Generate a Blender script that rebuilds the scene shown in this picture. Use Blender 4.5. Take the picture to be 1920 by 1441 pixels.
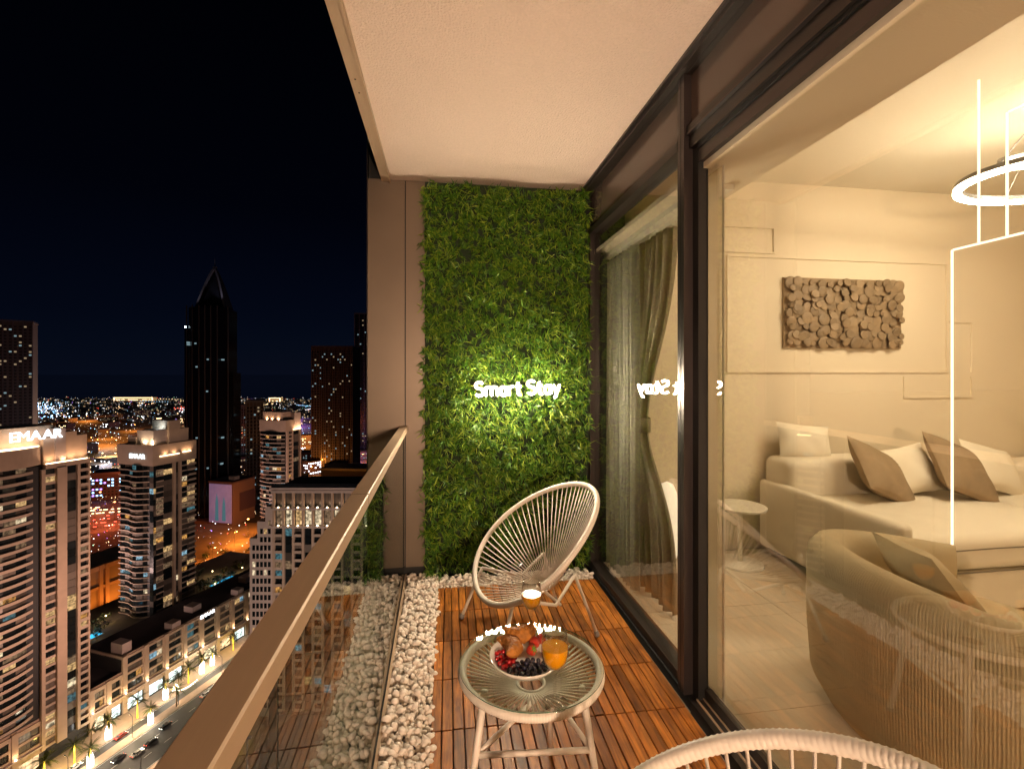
import bpy, math, random
from mathutils import Vector, Matrix

scene = bpy.context.scene
for o in list(bpy.data.objects):
    bpy.data.objects.remove(o, do_unlink=True)
col = scene.collection
RAD = math.radians

# ------------------------------------------------------------------ camera
cam_data = bpy.data.cameras.new("camera")
cam = bpy.data.objects.new("camera", cam_data)
col.objects.link(cam)
cam.location = (0.0, 0.0, 1.346)
cam.rotation_euler = (RAD(90), 0, -math.atan(130.3 / 882.4))
cam_data.sensor_width = 36.0
cam_data.lens = 882.4 / 1920 * 36.0
cam_data.shift_y = -20.5 / 1920
cam_data.clip_start = 0.02
cam_data.clip_end = 60000
scene.camera = cam

# ------------------------------------------------------------------ night sky, moon, exposure
world = bpy.data.worlds.new("World")
scene.world = world
world.use_nodes = True
wn = world.node_tree
for n in list(wn.nodes):
    wn.nodes.remove(n)
w_out = wn.nodes.new("ShaderNodeOutputWorld")
w_bg = wn.nodes.new("ShaderNodeBackground")
w_sky = wn.nodes.new("ShaderNodeTexSky")
w_sky.sky_type = 'NISHITA'
w_sky.sun_disc = False
w_sky.sun_elevation = RAD(-6.5)
w_sky.sun_rotation = RAD(0)
w_sky.altitude = 150
w_sky.air_density = 1.0
w_sky.dust_density = 0.1
w_sky.ozone_density = 4.0
w_bg.inputs["Strength"].default_value = 0.05
# glow of the lit city in the low air, the same all the way round the horizon
w_tc = wn.nodes.new("ShaderNodeTexCoord"); w_sep = wn.nodes.new("ShaderNodeSeparateXYZ")
wn.links.new(w_tc.outputs["Generated"], w_sep.inputs[0])
w_ramp = wn.nodes.new("ShaderNodeValToRGB")
wr_ = w_ramp.color_ramp.elements
wr_[0].position = 0.0; wr_[0].color = (0.0040, 0.0088, 0.0240, 1)
wr_[1].position = 1.0; wr_[1].color = (0.0003, 0.0005, 0.0012, 1)
k_ = wr_.new(0.10); k_.color = (0.0024, 0.0050, 0.0150, 1)
k_ = wr_.new(0.30); k_.color = (0.0010, 0.0017, 0.0058, 1)
k_ = wr_.new(0.60); k_.color = (0.0005, 0.0008, 0.0022, 1)
wn.links.new(w_sep.outputs["Z"], w_ramp.inputs[0])
w_bg2 = wn.nodes.new("ShaderNodeBackground"); w_bg2.inputs["Strength"].default_value = 0.4
wn.links.new(w_ramp.outputs[0], w_bg2.inputs["Color"])
w_add = wn.nodes.new("ShaderNodeAddShader")
wn.links.new(w_sky.outputs[0], w_bg.inputs["Color"])
wn.links.new(w_bg.outputs[0], w_add.inputs[0]); wn.links.new(w_bg2.outputs[0], w_add.inputs[1])
wn.links.new(w_add.outputs[0], w_out.inputs["Surface"])

moon = bpy.data.lights.new("moon_light", 'SUN')
moon.energy = 0.02
moon.angle = RAD(0.5)
moon.color = (0.75, 0.85, 1.0)
moon_o = bpy.data.objects.new("moon_light", moon)
col.objects.link(moon_o)
moon_o.rotation_euler = (RAD(50), 0, RAD(70))

vs = scene.view_settings
vs.view_transform = 'Standard'
vs.look = 'None'
vs.exposure = 0.0
vs.gamma = 1.0
vs.use_curve_mapping = False

scene.render.engine = 'CYCLES'
cy = scene.cycles
cy.use_denoising = True
cy.max_bounces = 10
cy.diffuse_bounces = 4
cy.glossy_bounces = 5
cy.transmission_bounces = 6
cy.transparent_max_bounces = 24
cy.caustics_reflective = False
cy.caustics_refractive = False
cy.sample_clamp_indirect = 4.0
cy.blur_glossy = 0.5

# ------------------------------------------------------------------ helpers
class MB:
    """collects faces and links them as one mesh"""
    def __init__(s):
        s.v = []; s.f = []
    def add(s, verts, faces):
        b = len(s.v)
        s.v.extend(tuple(v) for v in verts)
        s.f.extend(tuple(i + b for i in f) for f in faces)
        return s
    def box(s, x0, x1, y0, y1, z0, z1):
        return s.add([(x0,y0,z0),(x1,y0,z0),(x1,y1,z0),(x0,y1,z0),(x0,y0,z1),(x1,y0,z1),(x1,y1,z1),(x0,y1,z1)],
                     [(0,3,2,1),(4,5,6,7),(0,1,5,4),(1,2,6,5),(2,3,7,6),(3,0,4,7)])
    def bbox(s, x0, x1, y0, y1, z0, z1, b):
        """box whose top and vertical edges are chamfered by b"""
        def ring(z, i):
            return [(x0+i+b,y0+i,z),(x1-i-b,y0+i,z),(x1-i,y0+i+b,z),(x1-i,y1-i-b,z),(x1-i-b,y1-i,z),(x0+i+b,y1-i,z),(x0+i,y1-i-b,z),(x0+i,y0+i+b,z)]
        r = [ring(z0,0), ring(z1-b,0), ring(z1,b*0.7)]
        vs_ = sum(r, [])
        fs = [tuple(range(7,-1,-1)), tuple(range(16,24))]
        for k in range(2):
            for i in range(8):
                j = (i+1) % 8
                fs.append((k*8+i, k*8+j, k*8+8+j, k*8+8+i))
        return s.add(vs_, fs)
    def prism(s, poly, z0, z1):
        n = len(poly)
        vs_ = [(x,y,z0) for x,y in poly] + [(x,y,z1) for x,y in poly]
        fs = [tuple(range(n-1,-1,-1)), tuple(range(n,2*n))]
        for i in range(n):
            j = (i+1) % n
            fs.append((i,j,n+j,n+i))
        return s.add(vs_, fs)
    def prism_y(s, poly, y0, y1):
        """polygon in x,z extruded along y"""
        n = len(poly)
        vs_ = [(x,y0,z) for x,z in poly] + [(x,y1,z) for x,z in poly]
        fs = [tuple(range(n)), tuple(range(2*n-1,n-1,-1))]
        for i in range(n):
            j = (i+1) % n
            fs.append((j,i,n+i,n+j))
        return s.add(vs_, fs)
    def quad(s, a, b, c, d):
        return s.add([a,b,c,d], [(0,1,2,3)])
    def tube(s, pts, r, seg=8, closed=False, caps=True, flat=1.0):
        pts = [Vector(p) for p in pts]
        n = len(pts)
        rs = r if hasattr(r, '__len__') else [r]*n
        up = None
        vs_ = []
        for i in range(n):
            if closed:
                t = pts[(i+1) % n] - pts[i-1]
            else:
                t = pts[min(i+1,n-1)] - pts[max(i-1,0)]
            if t.length < 1e-9: t = Vector((0,0,1))
            t.normalize()
            if up is None:
                up = Vector((0,0,1)) if abs(t.z) < 0.9 else Vector((1,0,0))
            side = t.cross(up)
            if side.length < 1e-6:
                side = t.cross(Vector((0,1,0)))
            side.normalize()
            up = side.cross(t).normalized()
            for k in range(seg):
                a = 2*math.pi*k/seg
                vs_.append(pts[i] + side*(math.cos(a)*rs[i]) + up*(math.sin(a)*rs[i]*flat))
        fs = []
        m = n if closed else n-1
        for i in range(m):
            i2 = (i+1) % n
            for k in range(seg):
                k2 = (k+1) % seg
                fs.append((i*seg+k, i*seg+k2, i2*seg+k2, i2*seg+k))
        if caps and not closed:
            fs.append(tuple(range(seg-1,-1,-1)))
            fs.append(tuple((n-1)*seg+k for k in range(seg)))
        return s.add(vs_, fs)
    def lathe(s, prof, seg=24, c=(0,0,0), caps=True):
        n = len(prof)
        vs_ = []
        for r, z in prof:
            for k in range(seg):
                a = 2*math.pi*k/seg
                vs_.append((c[0]+r*math.cos(a), c[1]+r*math.sin(a), c[2]+z))
        fs = []
        for i in range(n-1):
            for k in range(seg):
                k2 = (k+1) % seg
                fs.append((i*seg+k, i*seg+k2, (i+1)*seg+k2, (i+1)*seg+k))
        if caps:
            fs.append(tuple(range(seg-1,-1,-1)))
            fs.append(tuple((n-1)*seg+k for k in range(seg)))
        return s.add(vs_, fs)
    def mesh(s, name, smooth=False, angle=None):
        me = bpy.data.meshes.new(name)
        me.from_pydata(s.v, [], s.f)
        if smooth:
            me.shade_smooth()
        me.update()
        if smooth and angle:
            me.set_sharp_from_angle(angle=RAD(angle))
        return me
    def build(s, name, mat=None, parent=None, smooth=False, angle=None, loc=None, rz=None):
        return mobj(name, s.mesh(name, smooth, angle), mat, parent, loc, rz)

def mobj(name, me, mat=None, parent=None, loc=None, rz=None):
    o = bpy.data.objects.new(name, me)
    col.objects.link(o)
    if mat is not None:
        if len(me.materials) == 0:
            me.materials.append(mat)
        elif me.materials[0] is not mat:
            o.material_slots[0].link = 'OBJECT'
            o.material_slots[0].material = mat
    if parent is not None: o.parent = parent
    if loc is not None: o.location = loc
    if rz is not None: o.rotation_euler = (0,0,rz)
    return o

def tag(o, label=None, cat=None, group=None, kind=None):
    if label: o["label"] = label
    if cat: o["category"] = cat
    if group: o["group"] = group
    if kind: o["kind"] = kind
    return o

def thing(name, label, cat, loc=(0,0,0), rz=0.0, group=None):
    o = bpy.data.objects.new(name, None)
    o.empty_display_size = 0.1
    col.objects.link(o)
    o.location = loc
    o.rotation_euler = (0,0,rz)
    return tag(o, label, cat, group)

def copy_tree(o, parent=None):
    c = o.copy(); col.objects.link(c); c.parent = parent
    for ch in list(o.children):
        copy_tree(ch, c)
    return c

# ------------------------------------------------------------------ materials
MATS = {}
def nt(m):
    return m.node_tree.nodes, m.node_tree.links

def pm(name, color, rough=0.5, metal=0.0, emit=None, estr=0.0, var=0.0, vscale=6.0, bump=0.0, bscale=40.0,
       rnd=0.0, coat=0.0, spec=0.5, stretch=None, sss=0.0, sample=True):
    """principled material: object-space noise varies colour, bump gives fine relief, rnd varies from object to object"""
    m = bpy.data.materials.new(name)
    m.use_nodes = True
    N, L = nt(m)
    b = N["Principled BSDF"]
    b.inputs["Base Color"].default_value = (*color, 1)
    b.inputs["Roughness"].default_value = rough
    b.inputs["Metallic"].default_value = metal
    b.inputs["Specular IOR Level"].default_value = spec
    if coat:
        b.inputs["Coat Weight"].default_value = coat
        b.inputs["Coat Roughness"].default_value = 0.08
    if sss:
        b.inputs["Subsurface Weight"].default_value = sss
        b.inputs["Subsurface Radius"].default_value = (0.02, 0.01, 0.006)
    if emit:
        b.inputs["Emission Color"].default_value = (*emit, 1)
        b.inputs["Emission Strength"].default_value = estr
        if not sample:
            m.cycles.emission_sampling = 'NONE'
    if var or rnd or bump:
        tc = N.new("ShaderNodeTexCoord")
        mp = N.new("ShaderNodeMapping")
        L.new(tc.outputs["Object"], mp.inputs["Vector"])
        if stretch: mp.inputs["Scale"].default_value = stretch
    if var or rnd:
        hs = N.new("ShaderNodeHueSaturation")
        hs.inputs["Color"].default_value = (*color, 1)
        val = N.new("ShaderNodeMath"); val.operation = 'ADD'; val.inputs[0].default_value = 1.0; val.inputs[1].default_value = 0.0
        if var:
            no = N.new("ShaderNodeTexNoise"); no.inputs["Scale"].default_value = vscale; no.inputs["Detail"].default_value = 5
            L.new(mp.outputs[0], no.inputs["Vector"])
            mr = N.new("ShaderNodeMapRange"); mr.inputs[1].default_value = 0.25; mr.inputs[2].default_value = 0.75
            mr.inputs[3].default_value = 1-var; mr.inputs[4].default_value = 1+var
            L.new(no.outputs[0], mr.inputs[0])
            L.new(mr.outputs[0], val.inputs[0])
        if rnd:
            oi = N.new("ShaderNodeObjectInfo")
            mr2 = N.new("ShaderNodeMapRange"); mr2.inputs[3].default_value = -rnd; mr2.inputs[4].default_value = rnd
            L.new(oi.outputs["Random"], mr2.inputs[0])
            L.new(mr2.outputs[0], val.inputs[1])
        L.new(val.outputs[0], hs.inputs["Value"])
        L.new(hs.outputs[0], b.inputs["Base Color"])
    if bump:
        nb = N.new("ShaderNodeTexNoise"); nb.inputs["Scale"].default_value = bscale; nb.inputs["Detail"].default_value = 6
        L.new(mp.outputs[0], nb.inputs["Vector"])
        bp = N.new("ShaderNodeBump"); bp.inputs["Strength"].default_value = bump; bp.inputs["Distance"].default_value = 0.01
        L.new(nb.outputs[0], bp.inputs["Height"])
        L.new(bp.outputs[0], b.inputs["Normal"])
    MATS[name] = m
    return m

def glow(name, color, strength, sample=False):
    m = bpy.data.materials.new(name)
    m.use_nodes = True
    N, L = nt(m)
    N.remove(N["Principled BSDF"])
    e = N.new("ShaderNodeEmission")
    e.inputs[0].default_value = (*color, 1); e.inputs[1].default_value = strength
    L.new(e.outputs[0], N["Material Output"].inputs[0])
    if not sample:
        m.cycles.emission_sampling = 'NONE'
    MATS[name] = m
    return m

def glass(name, tint=(1,1,1), f0=0.05, rough=0.0, haze=0.0):
    """flat pane: light passes straight through, Schlick reflection on top"""
    m = bpy.data.materials.new(name)
    m.use_nodes = True
    N, L = nt(m)
    N.remove(N["Principled BSDF"])
    lw = N.new("ShaderNodeLayerWeight"); lw.inputs[0].default_value = 0.5
    p = N.new("ShaderNodeMath"); p.operation = 'POWER'; p.inputs[1].default_value = 5.0
    L.new(lw.outputs["Facing"], p.inputs[0])
    mr = N.new("ShaderNodeMapRange"); mr.inputs[3].default_value = f0; mr.inputs[4].default_value = 1.0
    L.new(p.outputs[0], mr.inputs[0])
    tr = N.new("ShaderNodeBsdfTransparent"); tr.inputs[0].default_value = (*tint, 1)
    gl = N.new("ShaderNodeBsdfGlossy"); gl.inputs["Roughness"].default_value = rough
    mx = N.new("ShaderNodeMixShader")
    L.new(mr.outputs[0], mx.inputs[0]); L.new(tr.outputs[0], mx.inputs[1]); L.new(gl.outputs[0], mx.inputs[2])
    L.new(mx.outputs[0], N["Material Output"].inputs[0])
    MATS[name] = m
    return m

# ------------------------------------------------------------------ balcony and room materials
def wood_mat():
    m = bpy.data.materials.new("oiled_acacia"); m.use_nodes = True
    N, L = nt(m); b = N["Principled BSDF"]
    tc = N.new("ShaderNodeTexCoord"); oi = N.new("ShaderNodeObjectInfo")
    off = N.new("ShaderNodeVectorMath"); off.operation = 'SCALE'; off.inputs[0].default_value = (13.0, 7.0, 3.0)
    L.new(oi.outputs["Random"], off.inputs["Scale"])
    ad = N.new("ShaderNodeVectorMath"); ad.operation = 'ADD'
    L.new(tc.outputs["Object"], ad.inputs[0]); L.new(off.outputs[0], ad.inputs[1])
    mp = N.new("ShaderNodeMapping"); mp.inputs["Scale"].default_value = (55, 5, 20)
    L.new(ad.outputs[0], mp.inputs[0])
    n1 = N.new("ShaderNodeTexNoise"); n1.inputs["Scale"].default_value = 1.0; n1.inputs["Detail"].default_value = 6; n1.inputs["Distortion"].default_value = 1.2
    L.new(mp.outputs[0], n1.inputs["Vector"])
    cr = N.new("ShaderNodeValToRGB")
    e = cr.color_ramp.elements
    e[0].position = 0.28; e[0].color = (0.16, 0.048, 0.009, 1)
    e[1].position = 0.72; e[1].color = (0.62, 0.235, 0.038, 1)
    mid = cr.color_ramp.elements.new(0.5); mid.color = (0.42, 0.145, 0.022, 1)
    L.new(n1.outputs[0], cr.inputs[0])
    # knots and stains of each plank
    mp2 = N.new("ShaderNodeMapping"); mp2.inputs["Scale"].default_value = (30, 12, 20); L.new(ad.outputs[0], mp2.inputs[0])
    n2 = N.new("ShaderNodeTexNoise"); n2.inputs["Scale"].default_value = 0.6; n2.inputs["Detail"].default_value = 3; L.new(mp2.outputs[0], n2.inputs["Vector"])
    mr = N.new("ShaderNodeMapRange"); mr.inputs[1].default_value = 0.3; mr.inputs[2].default_value = 0.7; mr.inputs[3].default_value = 0.55; mr.inputs[4].default_value = 1.15
    L.new(n2.outputs[0], mr.inputs[0])
    mr3 = N.new("ShaderNodeMapRange"); mr3.inputs[3].default_value = 0.62; mr3.inputs[4].default_value = 1.28
    L.new(oi.outputs["Random"], mr3.inputs[0])
    mu = N.new("ShaderNodeMath"); mu.operation = 'MULTIPLY'; L.new(mr.outputs[0], mu.inputs[0]); L.new(mr3.outputs[0], mu.inputs[1])
    hs = N.new("ShaderNodeHueSaturation"); L.new(cr.outputs[0], hs.inputs["Color"]); L.new(mu.outputs[0], hs.inputs["Value"])
    hs.inputs["Saturation"].default_value = 1.0
    L.new(hs.outputs[0], b.inputs["Base Color"])
    b.inputs["Roughness"].default_value = 0.46; b.inputs["Specular IOR Level"].default_value = 0.35
    bp = N.new("ShaderNodeBump"); bp.inputs["Strength"].default_value = 0.25; bp.inputs["Distance"].default_value = 0.002
    L.new(n1.outputs[0], bp.inputs["Height"]); L.new(bp.outputs[0], b.inputs["Normal"])
    return m

def leaf_mat(name, c0, c1, c2):
    m = bpy.data.materials.new(name); m.use_nodes = True
    N, L = nt(m); b = N["Principled BSDF"]
    ge = N.new("ShaderNodeNewGeometry"); cr = N.new("ShaderNodeValToRGB")
    e = cr.color_ramp.elements
    e[0].position = 0.0; e[0].color = (*c0, 1); e[1].position = 1.0; e[1].color = (*c2, 1)
    k = e.new(0.55); k.color = (*c1, 1)
    L.new(ge.outputs["Random Per Island"], cr.inputs[0]); L.new(cr.outputs[0], b.inputs["Base Color"])
    b.inputs["Roughness"].default_value = 0.42
    tl = N.new("ShaderNodeBsdfTranslucent"); L.new(cr.outputs[0], tl.inputs[0])
    mx = N.new("ShaderNodeMixShader"); mx.inputs[0].default_value = 0.25
    L.new(b.outputs[0], mx.inputs[1]); L.new(tl.outputs[0], mx.inputs[2]); L.new(mx.outputs[0], N["Material Output"].inputs[0])
    return m

M_wood = wood_mat()
M_grass = leaf_mat("artificial_leaf", (0.026, 0.090, 0.006), (0.082, 0.225, 0.012), (0.32, 0.43, 0.035))
M_backing = pm("wall_backing_green", (0.010, 0.025, 0.005), 0.8)
M_stucco = pm("painted_stucco", (0.86, 0.68, 0.575), 0.85, var=0.05, vscale=90, bump=0.9, bscale=110)
M_bronze = pm("bronze_panel", (0.195, 0.148, 0.110), 0.42, metal=0.35, var=0.05, vscale=4, bump=0.02, bscale=60)
M_rail = pm("bronze_rail", (0.52, 0.38, 0.26), 0.52, metal=0.25, var=0.04, vscale=9, stretch=(8, 0.6, 8), bump=0.03, bscale=60)
M_frame = pm("dark_window_frame", (0.032, 0.025, 0.022), 0.35, metal=0.4, bump=0.02)
M_frame2 = pm("purple_brown_frame", (0.060, 0.049, 0.048), 0.28, metal=0.6)
M_black = pm("black_gasket", (0.006, 0.006, 0.006), 0.5)
M_spandrel = pm("brown_spandrel_glass", (0.115, 0.082, 0.068), 0.12, metal=0.0, spec=0.6, var=0.06, vscale=1.5)
M_glass = glass("window_glass", (0.98, 0.985, 0.97), 0.145)
M_railglass = glass("green_rail_glass", (0.82, 0.90, 0.84), 0.075)
M_slab = pm("concrete_slab", (0.22, 0.20, 0.18), 0.8, var=0.1)
M_plaster = pm("beige_wall_paint", (0.76, 0.655, 0.49), 0.7, var=0.02, vscale=2, bump=0.03, bscale=120)
M_ceil = pm("room_ceiling_paint", (0.84, 0.77, 0.63), 0.8, bump=0.03, bscale=120)
M_tile = pm("beige_floor_tile", (0.66, 0.57, 0.44), 0.25, var=0.05, vscale=2.5, rnd=0.05)
M_grout = pm("floor_grout", (0.30, 0.25, 0.19), 0.8)

# ------------------------------------------------------------------ balcony shell
# floor slab with its drain channel
balc_floor = MB().box(-0.44, 1.12, -2.4, 3.22, -0.30, -0.045).build("balcony_floor", M_slab)
tag(balc_floor, kind="structure")
# soffit
soff = MB().box(-0.34, 0.975, -2.4, 3.22, 2.636, 2.90).build("balcony_ceiling", M_stucco)
tag(soff, kind="structure")
tr_ = MB()
tr_.box(-0.399, -0.352, -2.4, 3.22, 2.622, 2.93)
tr_.box(-0.3515, -0.3405, -2.4, 3.22, 2.612, 2.64)
ct = tr_.build("ceiling_edge_trim", M_rail); tag(ct, kind="structure")
for yy in (2.12, 2.22):
    mobj("bolt", MB().lathe([(0.004, -0.001), (0.004, 0.001)], 8).mesh("bolt"), M_black, ct, (-0.375, yy, 2.6215))
wt = MB().box(0.9755, 1.03, -2.4, 3.22, 2.60, 2.90).build("ceiling_right_trim", M_frame); tag(wt, kind="structure")
MB().box(0.962, 0.975, -2.4, 3.22, 2.622, 2.6355).build("shadow_lip", M_frame2, wt)

# end wall: two bronze cladding panels with an open joint
wall_end = MB().box(-0.485, 1.30, 3.235, 3.328, -0.3, 2.95).build("wall_end", M_black); tag(wall_end, kind="structure")
p_ = MB().bbox(-0.488, -0.2495, 3.218, 3.2345, 0, 2.5, 0.002)
def panel(x0, x1, z0, z1, nm, par, y0=3.218, y1=3.2345, mat=None):
    return MB().box(x0, x1, y0, y1, z0, z1).build(nm, mat or M_bronze, par)
panel(-0.488, -0.2505, 0.058, 2.636, "panel", wall_end)
panel(-0.2425, 0.10, 0.052, 2.636, "panel", wall_end)
panel(0.103, 0.98, 0.052, 2.636, "panel", wall_end)
MB().box(-0.493, -0.4885, 3.2, 3.34, -0.3, 2.95).build("edge_profile", M_frame2, wall_end)
# rear end of the balcony (behind the viewer)
wall_rear = MB().box(-0.44, 1.12, -2.50, -2.401, -0.3, 2.95).build("wall_rear", M_bronze); tag(wall_rear, kind="structure")

# ------------------------------------------------------------------ glazed facade
fac = thing("window_wall", "dark bronze framed glass wall between the balcony and the living room", "window wall", (1.03, 0, 0))
def fbox(nm, y0, y1, z0, z1, x0, x1, mat):
    return MB().box(x0, x1, y0, y1, z0, z1).build(nm, mat, fac)
# spandrel panels and frames around them (x is measured from the facade plane)
fbox("spandrel_panel", 1.925, 3.20, 2.357, 2.598, 0.004, 0.03, M_spandrel)
fbox("spandrel_panel", -2.4, 1.855, 2.380, 2.598, 0.004, 0.03, M_spandrel)
fbox("spandrel_frame", -2.4, 3.217, 2.598, 2.6315, -0.02, 0.04, M_frame)
fbox("transom", 1.925, 3.217, 2.312, 2.356, -0.018, 0.07, M_frame)
fbox("transom", -2.4, 1.855, 2.345, 2.379, -0.018, 0.07, M_frame)
fbox("transom_lip", -2.4, 1.835, 2.338, 2.3445, -0.024, 0.05, M_frame2)
fbox("door_head", -2.4, 1.835, 2.285, 2.3375, -0.008, 0.06, M_frame)
fbox("door_head_gasket", -2.4, 1.80, 2.268, 2.2845, 0.004, 0.06, M_black)
fbox("sash_top", -2.4, 1.80, 2.215, 2.2675, 0.012, 0.055, M_frame2)
# main mullion of three profiles
fbox("mullion", 1.895, 1.925, 0.0, 2.600, -0.016, 0.08, M_frame)
fbox("mullion_cap", 1.845, 1.8945, 0.0, 2.600, -0.030, 0.07, M_frame2)
fbox("mullion_groove", 1.870, 1.873, 0.0, 2.60, -0.0312, -0.0302, M_black)
fbox("mullion", 1.80, 1.8445, 0.0, 2.2845, 0.010, 0.053, M_black)
fbox("corner_post", 3.165, 3.217, 0.0, 2.312, -0.012, 0.08, M_frame)
# bottom rails and the door track
fbox("bottom_rail", 1.925, 3.165, 0.0, 0.045, -0.013, 0.07, M_frame)
fbox("track", -2.4, 1.80, -0.044, 0.006, -0.025, 0.075, M_frame)
fbox("track_lip", -2.4, 1.80, 0.0065, 0.013, 0.000, 0.006, M_rail)
fbox("track_lip", -2.4, 1.80, 0.0065, 0.013, 0.030, 0.034, M_rail)
fbox("track_base", 1.80, 3.217, -0.044, -0.0005, -0.02, 0.075, M_black)
fbox("sash_bottom", -2.4, 1.80, 0.014, 0.050, 0.037, 0.065, M_frame)
# panes
fbox("fixed_pane", 1.925, 3.165, 0.045, 2.312, 0.020, 0.024, M_glass)
fbox("sliding_pane", -0.35, 1.80, 0.050, 2.215, 0.046, 0.050, M_glass)
fbox("sliding_pane", -2.4, -0.41, 0.050, 2.215, 0.046, 0.050, M_glass)
fbox("meeting_stile", -0.41, -0.35, 0.050, 2.215, 0.030, 0.066, M_frame)

# ------------------------------------------------------------------ railing
ral = thing("balcony_railing", "bronze handrail on frameless glass panels along the balcony edge", "railing", (-0.23, 3.2175, 0), RAD(0.55))
# local x across (outside negative), local y runs from the end wall back past the viewer
hr = MB()
hr.prism_y([(-0.052, 0.962), (0.0, 0.962), (0.0, 0.993), (-0.003, 0.996), (-0.049, 0.996), (-0.052, 0.993)], -5.6, 0.0)
hr.build("handrail", M_rail, ral)
for y0, y1 in ((-1.215, -0.002), (-2.515, -1.222), (-3.82, -2.522), (-5.6, -3.827)):
    MB().box(-0.034, -0.022, y0, y1, -0.16, 0.961).build("glass_panel", M_railglass, ral)
for y0 in (-1.2215, -2.5215, -3.8265):
    MB().box(-0.033, -0.023, y0, y0+0.006, -0.16, 0.961).build("joint_seal", M_black, ral)
for y0 in (-1.80, -4.60):
    MB().box(-0.0524, 0.0004, y0, y0+0.0016, 0.9615, 0.9964).build("rail_joint", M_black, ral)
MB().box(-0.050, -0.038, -5.6, 0, -0.30, 0.004).box(-0.018, -0.006, -5.6, 0, -0.045, 0.006).build("base_shoe", M_rail, ral)
MB().box(-0.0375, -0.0345, -5.6, 0, -0.16, 0.0).box(-0.0215, -0.0185, -5.6, 0, -0.044, 0.004).build("shoe_gasket", M_black, ral)

# ------------------------------------------------------------------ wooden deck, plank by plank
deck = MB().box(0, 1.022, -3.6, 0.0, -0.044, -0.026).build("wood_deck", M_black, None, loc=(-0.030, 2.995, 0), rz=RAD(-0.75))
tag(deck, "oiled acacia deck tiles between the pebble strip and the glass doors", "deck", kind="structure")
PW, PL = 0.04258, 0.30
plank_me = [MB().bbox(0.0021, PW-0.0021, 0.0024, PL-0.0024, -0.025, dz, 0.0022).mesh("plank") for dz in (0.0, 0.0006, -0.0006)]
rr = random.Random(3)
for r in range(11):
    for k in range(24):
        mobj("plank", plank_me[rr.randrange(3)], M_wood, deck, (k*PW + rr.uniform(-.0005, .0005), -PL*(r+1) + rr.uniform(-.0006, .0006), 0))

# ------------------------------------------------------------------ living room shell
room_floor = MB().box(1.112, 5.6, -2.6, 3.40, -0.30, -0.006).build("floor", M_grout); tag(room_floor, kind="structure")
TS = 0.80
tile_me = MB().bbox(0.0015, TS-0.0015, 0.0015, TS-0.0015, -0.005, 0.0, 0.001).mesh("tile")
for i in range(6):
    for j in range(7):
        if 1.113 + i*TS < 5.3:
            mobj("tile", tile_me, M_tile, room_floor, (1.113 + i*TS, 2.51 - j*TS, 0))
room_ceil = MB().box(1.10, 5.6, -2.6, 3.40, 2.83, 3.0).build("ceiling", M_ceil); tag(room_ceil, kind="structure")
pel = MB().box(1.062, 1.35, -2.6, 3.33, 2.19, 2.2145).box(1.325, 1.35, -2.6, 3.33, 2.2148, 2.60).box(1.07, 1.10, -2.6, 3.33, 2.32, 2.83).build("bulkhead", M_plaster); tag(pel, kind="structure")
wall_far = MB().box(1.302, 5.6, 3.33, 3.42, -0.006, 2.83).build("wall_far", M_plaster); tag(wall_far, kind="structure")
MB().box(1.10, 1.302, 3.3285, 3.34, -0.006, 2.83).build("wall_return", M_plaster, wall_far)
wall_right = MB().box(5.5, 5.6, -2.6, 3.33, -0.006, 2.83).build("wall_right", M_plaster); tag(wall_right, kind="structure")
wall_near = MB().box(1.10, 5.5, -2.7, -2.6, -0.006, 2.83).build("wall_near", M_plaster); tag(wall_near, kind="structure")
def moulding(x0, x1, z0, z1, sides="tblr"):
    b = MB(); w = 0.014; y0, y1 = 3.318, 3.3305
    if 't' in sides: b.box(x0, x1, y0, y1, z1-w, z1)
    if 'b' in sides: b.box(x0, x1, y0, y1, z0, z0+w)
    if 'l' in sides: b.box(x0, x0+w, y0, y1, z0+w, z1-w)
    if 'r' in sides: b.box(x1-w, x1, y0, y1, z0+w, z1-w)
    return b.build("moulding", M_plaster, wall_far)
moulding(2.154, 4.131, 1.352, 2.256)
moulding(1.80, 2.559, 2.275, 2.482)
moulding(3.713, 4.376, 1.145, 1.338, "blr")
moulding(4.15, 4.376, 1.342, 1.779, "tr")
moulding(1.80, 2.10, 0.9, 2.20, "tbr")

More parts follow.
